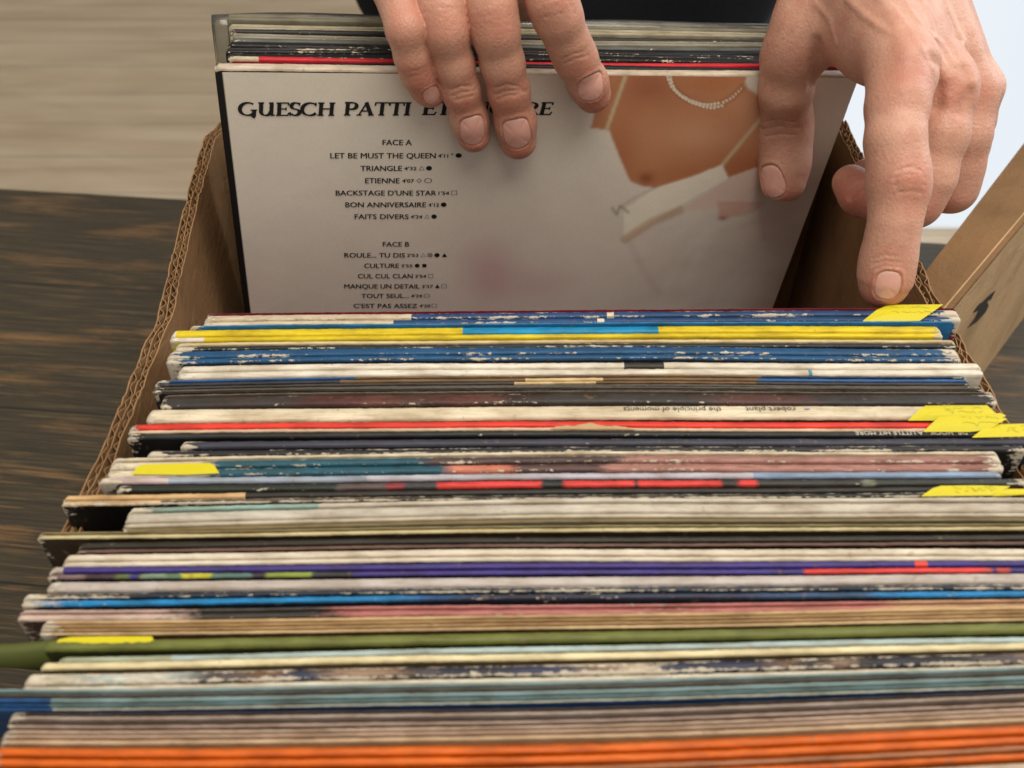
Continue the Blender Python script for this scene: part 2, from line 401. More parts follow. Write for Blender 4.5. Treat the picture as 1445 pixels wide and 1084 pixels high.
# ------------------------------------------------------------------ records
def build_sleeve(name, matrix, curve, ridges, length, zfun, wear, facecol, lean=0.0, height=.312, nx=220, seed=0, endcol=None, endwear=.75):
    """one folded card sleeve. curve(x)->y of its far edge; ridges = [(y_far, y_near, colour fn(x), wear)] measured towards the viewer (negative y)."""
    r = random.Random(seed)
    prof = []    # (yoff, zoff, ridge index or -1, edge wear)
    tl = math.tan(lean)
    y_first, y_last = ridges[0][0], ridges[-1][1]
    prof.append((y_first + tl * height, -height, 0, .2)); prof.append((y_first + tl * .02, -.02, 0, .3))
    for i, (a, b, _, _) in enumerate(ridges):
        t = a - b; q = min(.30 * t, .0010)
        prof += [(a, -1.5 * q, i, .8), (a - .12 * q, -.75 * q, i, 1.25), (a - .45 * q, -.22 * q, i, 1.5), (a - q, 0, i, .9), ((a + b) / 2, .00012, i, .55),
                 (b + q, 0, i, .9), (b + .45 * q, -.22 * q, i, 1.5), (b + .12 * q, -.75 * q, i, 1.25), (b, -1.5 * q, i, .8)]
        if i + 1 < len(ridges):
            prof.append((b, -.013, i, .3)); prof.append((ridges[i + 1][0], -.013, i, .3))
    prof.append((y_last + tl * .02, -.02, len(ridges) - 1, .3)); prof.append((y_last + tl * height, -height, len(ridges) - 1, .2))
    npf = len(prof)
    xs = [length * i / nx for i in range(nx + 1)]
    xs = sorted(set(xs + [.0005, .0012, .0022, length - .0005, length - .0012, length - .0022])); n = len(xs)
    V = []; W = []
    tot = y_first - y_last
    for x in xs:
        y0 = curve(x); e = min(x, length - x)
        drop = -.0016 * max(0, 1 - e / .0022) ** 2
        pinch = 1 - .45 * max(0, 1 - e / .0020) ** 2
        edgew = endwear * max(0, 1 - e / .010)
        for (yo, zo, ri, ew) in prof:
            jit = 0
            if zo > -.01:
                jit = .00009 * mnoise.noise(Vector((x * 160, seed * 1.3 + ri, yo * 900))) + .00013 * mnoise.noise(Vector((x * 900, seed * 2.3 + ri, yo * 2500)))
            yc = (y_first + y_last) / 2
            V.append((x, y0 + yc + (yo - yc) * (pinch if zo > -.01 else 1) + jit * .6, zfun(x) + zo + (drop if zo > -.02 else 0) + jit))
            W.append(min(1.0, ridges[ri][3] * ew + (edgew if zo > -.004 else 0)))
    F = []; C = []
    for i in range(n - 1):
        xm = (xs[i] + xs[i + 1]) / 2
        for j in range(npf - 1):
            a = i * npf + j
            F.append((a, a + npf, a + npf + 1, a + 1))
            ri = prof[j + 1][2] if j + 1 < npf - 1 else prof[j][2]
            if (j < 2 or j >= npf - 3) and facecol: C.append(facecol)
            else: C.append(ridges[ri][2](xm, prof[j][0] + prof[j + 1][0]) if getattr(ridges[ri][2], 'two', 0) else ridges[ri][2](xm))
    ec = endcol or lin(196, 178, 150)
    F.append(tuple(range(npf - 1, -1, -1))); C.append(ec)
    F.append(tuple(range((n - 1) * npf, n * npf))); C.append(ec)
    o = mesh_obj(name, V, F, M_CARD, None, True)
    me = o.data
    at = me.color_attributes.new('col', 'FLOAT_COLOR', 'CORNER')
    arr = []
    for f, c in zip(F, C): arr += list(c) * len(f)
    at.data.foreach_set('color', arr)
    wa = me.attributes.new('wear', 'FLOAT', 'POINT'); wa.data.foreach_set('value', W)
    # sharp shading on caps
    o.matrix_world = matrix
    return o

ZT = 0.300
SH = [(430, 7, -3), (440, 6, -4), (497, 6, 2), (515, 8, 0), (570, 5, -2), (600, 4, -2), (640, 8, -4), (675, 5, -5), (700, 14, -6), (735, 6, -6), (760, 8, -5), (785, 5, -3), (803, 5, -5),
      (840, 6, -8), (880, 6, -14), (902, 12, -14), (940, 10, -18), (975, 3, -24), (1015, 3, -25), (1064, -1, -28), (1120, -1, -30)]
def shp(y):
    return [float(np.interp(y, [s[0] for s in SH], [s[k] for s in SH])) for k in (1, 2)]
def edge_poly(xl, y):
    a, b = shp(y)
    if y < 720: a = a * .85
    pl, pm, pr = onz(max(xl, 0), y + a, ZT), onz(722, y, ZT), onz(1400, y + b, ZT)
    return np.polyfit([pl[0], pm[0], pr[0]], [pl[1], pm[1], pr[1]], 2)

def BLEND(f, w, seed):
    """printed photographs: neighbouring colours run into each other unevenly"""
    def g(x, yy):
        q = x + w * 1.6 * mnoise.noise(Vector((x * 130, yy * 700, seed))) + w * mnoise.noise(Vector((x * 420, yy * 1500, seed + 3)))
        k = [f(max(0, q + o)) for o in (-w, -w * .5, 0, w * .5, w)]
        m = 1 + .25 * mnoise.noise(Vector((x * 220, yy * 900, seed + 9)))
        return tuple(sum(c[i] for c in k) / 5 * m for i in range(3)) + (1,)
    g.two = 1
    return g
def SEG(y, xl, *st):
    """colour along the spine: stops are (pixel x where it starts, colour)"""
    X0 = onz(xl, y, ZT)[0]
    xs = [onz(p, y, ZT)[0] - X0 for p, c in st]
    cs = [c for p, c in st]
    def f(x):
        k = 0
        for i, v in enumerate(xs):
            if x >= v: k = i
        return cs[k]
    return f
def PATCH(y, xl, cols, seed, size=.006):
    r = random.Random(seed); t = [0.0]; c = [r.choice(cols)]
    while t[-1] < .33: t.append(t[-1] + size * r.uniform(.3, 2.0)); c.append(r.choice(cols))
    def f(x):
        k = 0
        for i, v in enumerate(t):
            if x >= v: k = i
        return c[k]
    return f
cream = lin(226, 214, 188); white = lin(232, 226, 212); offw = lin(218, 204, 178); navy = lin(34, 40, 54); black = lin(26, 25, 26)
blue = lin(26, 84, 132); dkblue = lin(34, 74, 124); sky = lin(38, 120, 180); cyan = lin(10, 150, 210); yel = lin(228, 204, 20)
dgrey = lin(62, 58, 56); brown = lin(118, 92, 62); red = lin(232, 56, 40); pinkd = lin(170, 122, 112); teal = lin(40, 92, 112)
lav = lin(190, 190, 204); rose = lin(198, 128, 124); tan = lin(214, 178, 128); green = lin(112, 119, 56); pblue = lin(180, 200, 200); pyel = lin(236, 224, 180)
tealb = lin(124, 150, 154); taupe = lin(128, 112, 104); orange = lin(218, 102, 8); purple = lin(66, 54, 132); lgrey = lin(200, 194, 182)
spot = lin(196, 188, 184); gold = lin(168, 126, 70); salmon = lin(206, 122, 100); mred = lin(222, 64, 58); kraftc = lin(190, 152, 108)

# (left px, ridges [(y far, y near, stops, wear)], label, face colour, extra)
R = []
def rec(xl, ridges, label, face=None, end=None, name='record_sleeve'):
    R.append((xl, ridges, label, face, end, name))
G = 'records standing in the front rows of the box'
rec(290, [(437.6, 439.0, [(0, lin(140, 40, 60))], .1), (439.2, 447.4, [(0, offw), (582, dkblue), (857, cream), (864, dkblue)], .5), (448.4, 456, [(0, cream), (556, dkblue), (848, cream), (855, dkblue)], .44)],
    'white and blue double sleeve under the pointing finger, at the back of the front rows', lin(120, 40, 60), kraftc)
rec(268, [(456.3, 459.6, [(0, sky)], .1)], 'thin sky blue sleeve just behind the bright yellow one', sky)
rec(243, [(459.9, 470, [(0, white), (250, yel), (652, cyan), (930, yel)], .06), (470.8, 477, [(0, white), (292, yel)], .14)],
    'bright yellow double sleeve with a cyan section in the middle of its spine', yel)
rec(248, [(477.3, 482.2, [(0, lin(224, 206, 160))], .25), (482.5, 489, [(0, offw), (272, lin(40, 44, 48))], .42)], 'cream and charcoal sleeve in front of the yellow one', lin(40, 44, 48), kraftc)
rec(238, [(489.4, 500, [(0, blue)], .48), (501.2, 508, [(0, blue)], .47)], 'mid blue double sleeve with cream scuffs along both spines', navy, kraftc)
rec(253, [(508.3, 516.8, [(0, white), (880, lin(60, 56, 50)), (938, white)], .08), (518, 527.4, [(0, white), (1145, lin(90, 170, 200)), (1150, white)], .1)],
    'clean white double sleeve whose right end sticks out past its neighbours', white, white)
rec(218, [(527.8, 531.6, [(0, lin(40, 88, 150)), (500, brown), (1075, lin(46, 60, 80))], .25), (532, 536.6, [(0, lin(52, 54, 62)), (480, brown), (742, lin(224, 200, 150)), (852, brown), (1070, lin(44, 96, 160))], .1),
          (537.4, 541, [(0, lin(70, 66, 62)), (728, lin(224, 200, 150)), (842, brown), (1070, lin(70, 64, 58))], .1), (541.6, 545.6, [(0, lin(90, 84, 76))], .1)],
    'brown sleeve with blue ends and pale bars in mid spine', navy, kraftc)
rec(224, [(546, 549.6, [(0, lin(94, 86, 76))], .1), (550.2, 553, [(0, lin(40, 38, 36))], .1)], 'thin black sleeve in front of the brown one with blue ends', black)
rec(230, [(554, 557, [(0, lin(110, 98, 84))], .2), (557.4, 572.4, [(0, lin(58, 56, 54)), (330, lin(74, 50, 46)), (352, dgrey), (420, lin(80, 46, 42)), (520, lin(104, 62, 54)), (560, lin(80, 52, 46)), (640, lin(104, 62, 54)), (700, lin(60, 48, 44)), (760, dgrey), (1010, lin(88, 58, 52)), (1140, lin(54, 50, 50))], .34)],
    'charcoal sleeve with reddish photo patches and one long scuff', dgrey, white)
rec(210, [(573, 592, [(0, cream)], .2)], 'cream sleeve with upside down title lettering and violet dot', cream)
rec(183, [(592.4, 601.8, [(0, lin(200, 140, 120)), (196, red)], .12), (602.4, 607.6, [(0, lin(224, 198, 170))], .2)], 'bright red sleeve with a torn cream lower lip', black)
rec(180, [(608, 616, [(0, lin(46, 48, 48))], .3)], 'black sleeve with pale upside down title lettering at its right', black)
rec(255, [(616.6, 627.4, [(0, lin(64, 66, 80))], .3)], 'slate navy sleeve set back to the right at its left end', navy)
rec(207, [(628, 637.6, [(0, lin(44, 42, 46))], .56)], 'black sleeve with a heavily chipped white spine', black)
rec(158, [(638, 643.4, [(0, lin(220, 208, 182))], .3), (643.6, 654.2, [(0, cream), (300, teal), (600, lin(84, 66, 66)), (880, lin(166, 120, 112))], .46),
          (655.2, 667, [(0, cream), (305, teal), (640, salmon), (730, lin(92, 70, 68)), (860, pinkd)], .44)], 'cream edged sleeve turning teal, brown and dusty pink along its double spine', cream)
rec(140, [(667.6, 677.2, [(0, lin(206, 186, 190)), (240, lin(160, 172, 192)), (520, lav), (1060, lin(140, 166, 200))], .3)], 'lavender sleeve turning pale blue at its right end', lav)
rec(165, [(678, 688.6, [(0, lin(46, 54, 46)), (475, lin(100, 88, 88)), (545, lin(150, 62, 66)), (570, lin(70, 70, 76)), (617, mred), (764, lin(44, 50, 50)), (795, mred), (895, lin(52, 50, 48)), (901, mred), (1018, lin(60, 54, 54)), (1042, mred), (1068, lin(60, 60, 58)), (1218, lin(134, 142, 124)), (1235, lin(56, 60, 56))], .3)],
    'dark sleeve with bright red blocks along its spine', lin(90, 52, 40))
rec(90, [(689.2, 697.6, [(0, tan), (345, lin(50, 48, 46))], .2), (698, 705.8, [(0, lin(214, 184, 140)), (230, lin(90, 78, 62)), (560, lin(60, 54, 46)), (1090, lin(40, 38, 36))], .62)],
    'black sleeve with a long tan scuffed left end jutting out', black, tan)
rec(182, [(707, 714, [(0, lin(150, 180, 172)), (450, lin(206, 198, 184))], .25), (714.6, 729, [(0, lgrey), (800, lin(206, 198, 184))], .14), (729.6, 736, [(0, lin(200, 190, 170))], .1), (736.5, 743, [(0, lin(128, 112, 74))], .22)],
    'thick pale grey sleeve in cloudy plastic with teal left corner', lgrey)
rec(55, [(744, 747.6, [(0, lin(150, 136, 96))], .15), (748.6, 754.8, [(0, lin(206, 194, 150))], .12)], 'cream folded sleeve sticking out furthest left above the white pair', cream, cream)
rec(112, [(756, 766, [(0, lin(48, 44, 36))], .1), (767, 772.8, [(0, lin(112, 84, 72))], .2)], 'black sleeve with a brown lower edge between cream and white sleeves', black)
rec(92, [(773.6, 784, [(0, lin(224, 214, 196))], .1), (785.4, 793.2, [(0, lin(224, 214, 196))], .15)], 'off white double sleeve behind the purple one', cream)
rec(72, [(794, 804, [(0, lin(190, 176, 170)), (92, purple), (1292, lin(226, 70, 56)), (1310, purple)], .2),
         (804.8, 813.4, 'mix', .2)], 'purple double sleeve with red and green patches', purple)
rec(70, [(814.2, 830.6, [(0, spot)], .22)], 'pale grey sleeve with brown spots in front of the purple one', spot)
rec(35, [(831.4, 840, [(0, kraftc), (60, lin(40, 48, 64))], .58), (840.6, 850.4, [(0, offw), (60, lin(20, 130, 196)), (570, lin(36, 84, 140)), (660, lin(44, 50, 72)), (1070, lin(48, 78, 116)), (1240, lin(20, 130, 196))], .36)],
    'chipped navy sleeve with bright blue lower spine at both ends', navy, kraftc)
rec(27, [(851.2, 857, [(0, lin(208, 180, 172)), (260, lin(78, 74, 70)), (480, rose), (1250, lin(206, 164, 132))], .25), (857.4, 868, [(0, lin(214, 190, 180)), (262, lin(64, 60, 56)), (470, lin(186, 116, 112)), (1000, lin(190, 120, 112)), (1250, lin(200, 160, 120))], .34)],
    'dusty pink sleeve with a charcoal stretch near its left end', rose, cream)
rec(62, [(869, 875.4, [(0, lin(206, 174, 128))], .2), (876, 880.4, [(0, lin(180, 146, 100))], .2), (881.6, 885.6, [(0, lin(190, 158, 112))], .2), (886.2, 892.2, [(0, lin(208, 180, 138))], .2)], 'tan cardboard coloured double sleeve behind the green one', tan, tan)
rec(66, [(893, 909.4, [(0, green)], .12)], 'olive green sleeve with a loose paper corner bent out past its left end', green)
rec(82, [(910.2, 921.4, [(0, lin(176, 184, 160)), (240, pblue)], .08)], 'pale blue sleeve in front of the green one', pblue)
rec(60, [(922.2, 934.2, [(0, pyel)], .14)], 'pale yellow sleeve between the pale blue and collage ones', pyel)
rec(38, [(935, 953.6, 'collage', .60), (954, 963.8, [(0, lin(214, 208, 190))], .2)], 'collage sleeve of small navy, cream and brown patches', cream)
rec(-20, [(964.6, 971.6, [(0, tealb)], .1), (972.4, 976.2, [(0, lin(112, 104, 96))], .1), (977.4, 985.6, [(0, lin(36, 84, 140)), (80, tealb)], .1), (986.4, 991, [(0, lin(36, 84, 140)), (80, lin(110, 140, 146))], .1), (991.8, 997.4, [(0, lin(36, 84, 140)), (90, lin(176, 180, 168))], .1)], 'dusty teal double sleeve with a deep blue left corner', lin(30, 70, 120))
rec(15, [(998.2, 1002, [(0, lin(96, 84, 80))], .3), (1002.8, 1009.6, [(0, lin(168, 152, 142))], .3), (1010.8, 1014, [(0, lin(112, 98, 92))], .2), (1014.8, 1022, [(0, lin(166, 144, 132))], .26)], 'taupe double sleeve in front of the teal one', taupe)
rec(5, [(1023, 1029, [(0, lin(200, 176, 156))], .2), (1029.8, 1035.6, [(0, lin(190, 162, 142))], .2), (1036.8, 1045, [(0, lin(200, 172, 140))], .22), (1045.8, 1050, [(0, lin(140, 92, 62))], .22)], 'beige pink double sleeve behind the orange one', tan, white)
rec(-5, [(1051, 1065.8, [(0, orange)], .07), (1067.2, 1080.6, [(0, orange)], .07)], 'vivid orange double sleeve nearest the bottom edge', orange)
rec(-14, [(1081.4, 1092, [(0, lin(170, 110, 70))], .12), (1093, 1104, [(0, orange)], .08)], 'brown and orange sleeve cut by the bottom edge at the right', orange)
rec(-20, [(1105, 1122, [(0, lin(196, 180, 160))], .2)], 'plain grey beige sleeve below the orange ones', taupe)

def warp(x, y):
    return .0004 * math.sin(x * 15 + y * 9) + .00012 * math.sin(x * 41 - y * 30 + 1)
recs = {}; ZF = {}
def surf_z(k, x):
    X0, zj, ph = ZF[k]; return ZT + zj + .00026 * math.sin((x - X0) * 17 + ph) + .00008 * math.sin((x - X0) * 53 + ph * 2)
SHADED_FACES = {27: lin(54, 60, 26), 9: lin(70, 60, 50), 14: lin(60, 50, 46), 15: lin(96, 84, 92), 17: lin(16, 15, 14), 18: lin(120, 124, 116), 19: lin(58, 46, 34), 21: lin(80, 72, 66), 22: lin(34, 28, 50), 23: lin(70, 66, 66), 25: lin(80, 60, 56), 26: lin(96, 74, 50), 28: lin(60, 66, 60), 29: lin(110, 96, 66), 30: lin(80, 76, 70)}  # cover colours darkened by record to paint in the shade on sleeve faces
for k, (xl, ridges, label, face, end, name) in enumerate(R):
    ym = ridges[0][0]
    pl = onz(xl, ym + shp(ym)[0], ZT)
    X0 = float(pl[0])
    Lg = .3135 if (xl > 150 and k < 18) else {15: .3125, 17: .322, 19: .337, 27: .3165}.get(k, .3165)
    far = edge_poly(xl, ridges[0][0]); near = edge_poly(xl, ridges[-1][1])
    farm = np.polyval(far, 0.0)
    mx = X0 + Lg / 2
    zj = rnd.uniform(-.0008, .0008); ph = rnd.uniform(0, 6)
    rid = []
    for i, (a, b, st, w) in enumerate(ridges):
        ya, yb = onz(722, a, ZT)[1], onz(722, b, ZT)[1]
        yy = (a + b) / 2
        if st == 'mix':
            base_ = SEG(yy, xl, (0, lin(120, 100, 100)), (128, lin(70, 56, 60)), (170, lin(96, 110, 60)), (190, purple), (200, lin(60, 60, 60)), (205, lin(120, 140, 120)), (240, lin(96, 128, 96)), (262, lin(200, 196, 60)), (305, lin(96, 130, 120)), (360, lin(60, 50, 60)), (380, lin(140, 160, 70)), (445, lin(60, 60, 62)), (500, purple), (1140, lin(226, 64, 58)), (1395, lin(210, 90, 80)), (1405, purple), (1412, lin(210, 80, 70)), (1430, purple))
            fn = BLEND(base_, .0005, 22)
        elif st == 'collage':
            fa_ = SEG(yy, xl, (0, lin(210, 204, 186)), (110, lin(172, 184, 182)), (180, lin(214, 208, 192)), (235, lin(170, 182, 184)), (278, (0, 0, 0, 1)))
            pc = PATCH(yy, xl, [lin(44, 44, 58), lin(44, 42, 48), lin(150, 126, 104), lin(52, 58, 84), lin(206, 192, 168), lin(36, 34, 38), lin(120, 92, 70), lin(90, 82, 84)], 5, .009)
            fn = BLEND(lambda x, f1=fa_, f2=pc: f1(x) if f1(x)[0] > 0 else f2(x), .0035, 4)
        else:
            fn = SEG(yy, xl, *st)
            if k in (8, 16, 24, 25, 14): fn = BLEND(fn, {8: .006, 16: .0006, 24: .006, 25: .005, 14: .0022}[k], k)
        rid.append((ya - farm - (.00034 if i == 0 else .00004), yb - farm + (.00034 if i == len(ridges) - 1 else .00004), fn, w))
    for i in range(len(rid) - 1):            # open slit between the two boards of a sleeve
        g_ = rid[i][1] - rid[i + 1][0]
        if g_ < .00066:
            e_ = (.00066 - g_) / 2; a_, b_ = rid[i], rid[i + 1]
            rid[i] = (a_[0], a_[1] + e_) + a_[2:]; rid[i + 1] = (b_[0] - e_, b_[1]) + b_[2:]
    bend = (far + near) / 2
    def curve(x, far=far, X0=X0, seed=k):
        return float(np.polyval(far, X0 + x)) + warp(X0 + x, far[2])
    ox, oy = X0, float(farm)
    o = build_sleeve(name, Matrix.Translation((X0, oy, ZT)), lambda x, c=curve, oy=oy: c(x) - oy, rid, Lg,
                     lambda x, zj=zj, ph=ph: zj + .00026 * math.sin(x * 17 + ph) + .00008 * math.sin(x * 53 + ph * 2), None,
                     SHADED_FACES[k] if SHADED_FACES.get(k) else (face or SEG(400, xl, *ridges[0][2])(.1)), math.radians(1.6), .2955, 480 if k in (8, 14, 16, 22, 24, 25, 30) else 220, k + 1, end)
    tag(o, label, 'record', G)
    recs[k] = o
    ZF[k] = (X0, zj, ph)

# ------------------------------------------------------------------ the held stack at the back
STL = np.array([-.13009556, .3876278, .36507007])
ya, le, ro = [math.radians(a) for a in (11.231268, -.90042633, 5.7076653)]
ex = np.array([math.cos(ya), math.sin(ya), 0]); n0 = np.array([-math.sin(ya), math.cos(ya), 0])
dn_ = np.array([0, 0, -math.cos(le)]) - n0 * math.sin(le)
E1 = ex * math.cos(ro) + dn_ * math.sin(ro); D1 = -ex * math.sin(ro) + dn_ * math.cos(ro)
N1 = np.cross(E1, D1)           # points away from the viewer?
if N1[1] < 0: N1 = -N1
def frame(o):
    m = Matrix.Identity(4)
    for i in range(3): m[i][0], m[i][1], m[i][2], m[i][3] = float(E1[i]), float(N1[i]), float(-D1[i]), float(o[i])
    return m
def on_face(u, v, lift=0.0):     # pixel -> point on the visible back cover
    return onplane(u, v, STL - N1 * lift, N1)
def face_depth(u, v):
    q = on_face(u, v) - CAM; return q[1] * CP - q[2] * SP
def back_off(v, u=700):          # distance behind the front face for a pixel row on the stack's top
    q = onplane(u, v, STL, D1); return float(np.dot(q - STL, N1))

GB = 'records held upright together at the back of the box'
def colconst(c): return lambda x: c
def back_sleeve(v0, v1, col, wear, label, xoff=0.0, lift=0.0, split=None, length=.315, nm='record_sleeve', stops=None, end=None, face=None):
    a, b = back_off(v0), back_off(v1)        # far, near
    o = STL + E1 * xoff - D1 * lift
    fn = colconst(col)
    if stops: fn = lambda x, st=stops: [c for p, c in st if x >= p][-1]
    ph = rnd.uniform(0, 6)
    ob = build_sleeve(nm, frame(o), lambda x: .0004 * math.sin(x * 14 + ph), [(a, b, fn, wear)] if not split else [(a, back_off(split) + .00025, fn, wear), (back_off(split) - .00025, b, fn, wear)], length,
                      lambda x: .0004 * math.sin(x * 19 + ph), None, face or col, 0, .312, 200, int(v0 * 10), end, endwear=.35)
    tag(ob, label, 'record', GB); return ob
back_sleeve(33, 41, lin(128, 124, 106), .12, 'olive grey sleeve at the rear of the held stack, inside clear plastic', .004, .002, 37)
back_sleeve(42, 48.6, lin(176, 170, 146), .12, 'pale khaki sleeve second from the rear of the held stack', .005, .001, 45.4)
back_sleeve(49.2, 53, lin(52, 50, 48), .3, 'thin black sleeve behind the grey green one in the held stack', .006, .0005)
back_sleeve(53.6, 59.6, lin(150, 146, 130), .34, 'grey sleeve with a frayed cream corner in the held stack', .006, 0, 56.6)
back_sleeve(60.2, 64.6, lin(100, 104, 100), .3, 'grey green sleeve in the middle of the held stack', .007, 0)
back_sleeve(65.2, 70.8, lin(20, 20, 22), .34, 'black sleeve in the middle of the held stack with shiny edge', .005, 0)
back_sleeve(71.4, 77, lin(34, 34, 36), .42, 'black sleeve with pale chips, behind the fuzzy black and red ones', .004, 0, 74)
back_sleeve(77.6, 84, lin(20, 20, 22), .46, 'fuzzy edged black sleeve just behind the red one', .005, 0)
back_sleeve(84.4, 88.4, lin(216, 30, 48), .12, 'thin red sleeve in the held stack', .006, 0, stops=[(0, offw), (.012, lin(216, 30, 48))])
back_sleeve(88.8, 93.6, lin(24, 22, 22), .3, 'thin black sleeve with tan edge directly behind the front white one', -.0006, -.0006)

# front sleeve with the printed back cover
main = back_sleeve(94, 101.0, lin(214, 200, 182), .22, 'white sleeve with printed track list and pearl necklace photo, held by both hands', .0, 0, face=lin(30, 28, 28))
# printed cover panel: one fine sheet laid on the front face
NXG, NYG = 470, 260
def sleeve_px(s, t):
    return proj(STL + s[..., None] * E1 + t[..., None] * D1)
s_, t_ = np.meshgrid(np.linspace(.0001, .3146, NXG), np.linspace(.0012, .178, NYG), indexing='ij')
U, Vv = sleeve_px(s_, t_)
cu, cv = (U - 820) * 3.01, (Vv - 80) * 3.01           # coordinates of the enlarged crop used for measuring
def inpoly(poly):
    c = np.zeros(cu.shape, bool); n = len(poly)
    for i in range(n):
        (x0, y0), (x1, y1) = poly[i], poly[(i + 1) % n]
        cond = ((y0 > cv) != (y1 > cv)) & (cu < (x1 - x0) * (cv - y0) / (y1 - y0 + 1e-9) + x0); c ^= cond
    return c
def segd(pl):
    d = np.full(cu.shape, 1e9)
    for (x0, y0), (x1, y1) in zip(pl, pl[1:]):
        L2 = (x1 - x0) ** 2 + (y1 - y0) ** 2
        h = np.clip(((cu - x0) * (x1 - x0) + (cv - y0) * (y1 - y0)) / L2, 0, 1)
        d = np.minimum(d, np.hypot(cu - x0 - h * (x1 - x0), cv - y0 - h * (y1 - y0)))
    return d
def blob(x, y, rx, ry): return np.exp(-(((cu - x) / rx) ** 2 + ((cv - y) / ry) ** 2))
A = lambda r, g, b: np.array(lin(r, g, b)[:3])
img = np.empty(cu.shape + (3,)); img[:] = A(224, 215, 200)
def lay(mask, c):
    global img
    mask = np.asarray(mask, float)[..., None]; img = img * (1 - mask) + c * mask
lay(np.clip((Vv - 180) / 330, 0, .75), A(212, 198, 190))
lay(.55 * np.exp(-(((U - 690) / 42) ** 2 + ((Vv - 385) / 50) ** 2)), A(190, 142, 146))
lay(.35 * np.exp(-(((U - 760) / 60) ** 2 + ((Vv - 400) / 26) ** 2)), A(196, 152, 156))
skin = inpoly([(90, 70), (40, 300), (118, 312), (160, 420), (207, 528), (260, 548), (315, 555), (470, 508), (595, 458), (625, 512), (790, 452), (800, 300), (790, 190), (690, 120), (705, 70)])
sk = np.empty(cu.shape + (3,)); sk[:] = A(190, 132, 96)
def sklay(m, c):
    global sk
    m = m[..., None]; sk = sk * (1 - m) + c * m
sklay(.7 * blob(290, 130, 110, 90), A(152, 88, 64)); sklay(.55 * blob(700, 470, 130, 90), A(168, 92, 54)); sklay(.5 * blob(160, 420, 70, 160), A(168, 96, 58)); sklay(.45 * blob(420, 500, 150, 50), A(176, 104, 62)); sklay(.35 * blob(680, 200, 60, 90), A(214, 168, 130))
sklay(.6 * blob(500, 330, 170, 70), A(208, 158, 124)); sklay(.5 * blob(300, 300, 60, 120), A(198, 140, 104)); sklay(.5 * blob(560, 110, 120, 40), A(186, 112, 66)); sklay(.7 * blob(275, 515, 34, 26), A(130, 66, 40))
img = np.where(skin[..., None], sk, img)
lay(np.clip(1 - (segd([(195, 60), (108, 305)]) - 6) / 3, 0, 1), A(206, 188, 150))
lay(np.clip(1 - (segd([(800, 215), (600, 456)]) - 6) / 3, 0, 1), A(206, 182, 146))
lay(inpoly([(180, 650), (315, 556), (470, 508), (598, 456), (624, 514), (400, 640), (240, 740), (180, 780)]) * .92, A(240, 232, 212))
lay(np.clip(1 - (segd([(185, 775), (300, 700), (420, 650)]) - 10) / 14, 0, 1) * .55, A(178, 132, 92))
lay(inpoly([(420, 650), (560, 560), (625, 515), (790, 455), (790, 600), (600, 690), (585, 640), (520, 650)]) * .6, A(224, 190, 172))
lay(inpoly([(585, 690), (575, 612), (790, 615), (730, 660), (700, 672)]) * .6, A(208, 152, 132))
lay(blob(600, 685, 20, 10) * .8, A(150, 66, 40))
lay(np.clip(1 - segd([(130, 640), (150, 670), (165, 632), (200, 660)]) / 7, 0, 1) * .8, A(96, 96, 78))
lay(np.clip(1 - segd([(160, 640), (240, 590), (315, 556)]) / 8, 0, 1) * .35, A(140, 130, 96))
lay(np.clip(1 - segd([(210, 800), (260, 900), (330, 1000)]) / 26, 0, 1) * .25, A(182, 150, 146))
lay(np.clip(1 - segd([(680, 720), (760, 690), (780, 770)]) / 20, 0, 1) * .3, A(190, 150, 140))
# garment: soft folds printed in the picture, then a slight softening of the whole print
rngc = np.random.default_rng(4)
fold_ = np.zeros(cu.shape)
for _ in range(46):
    x0, y0 = rngc.uniform(120, 1150), rngc.uniform(560, 1080); an = rngc.normal(-.35, .45); L_ = rngc.uniform(60, 260)
    w_ = rngc.uniform(10, 34); xr_ = (cu - x0) * math.cos(an) + (cv - y0) * math.sin(an); yr_ = -(cu - x0) * math.sin(an) + (cv - y0) * math.cos(an)
    fold_ += rngc.choice([-1, 1]) * rngc.uniform(.3, 1) * np.exp(-(xr_ / L_) ** 2 - ((yr_ - .0009 * xr_ ** 2) / w_) ** 2)
gm = np.clip((cv - 520) / 200, 0, 1) * np.clip((cu - 60) / 240, 0, 1) * (~skin)
img = img * (1 + (.085 * fold_ * gm)[..., None] * np.array([.6, 1.1, 1.15]))
lay(np.clip(.30 * gm * np.exp(-(((cu - 820) / 260) ** 2 + ((cv - 700) / 160) ** 2)), 0, 1), A(190, 160, 150))
for _ in range(2):
    q_ = np.pad(img, ((1, 1), (1, 1), (0, 0)), mode='edge'); img = (q_[:-2, 1:-1] + q_[2:, 1:-1] + q_[1:-1, :-2] + q_[1:-1, 2:] + 2 * img) / 6
pearls = [(370, 70), (376, 100), (392, 135), (425, 165), (465, 188), (510, 203), (548, 209), (590, 200), (640, 172), (690, 124)]
lay(np.clip(1 - (segd(pearls) - 14) / 5, 0, 1) * .35, A(150, 96, 60))
pp = np.array(pearls, float); cum = np.r_[0, np.cumsum(np.hypot(*np.diff(pp, axis=0).T))]
q = 0.0
while q < cum[-1]:
    bx, by = np.interp(q, cum, pp[:, 0]), np.interp(q, cum, pp[:, 1])
    rr = 8.5 - 3.0 * max(0, (bx - 560) / 130)
    for off in ((-7, -5), (7, 7)) if bx < 600 else ((0, 0),):
        lay(np.clip((rr - np.hypot(cu - bx - off[0], cv - by - off[1])) / 3, 0, 1), A(226, 214, 192))
    q += 16
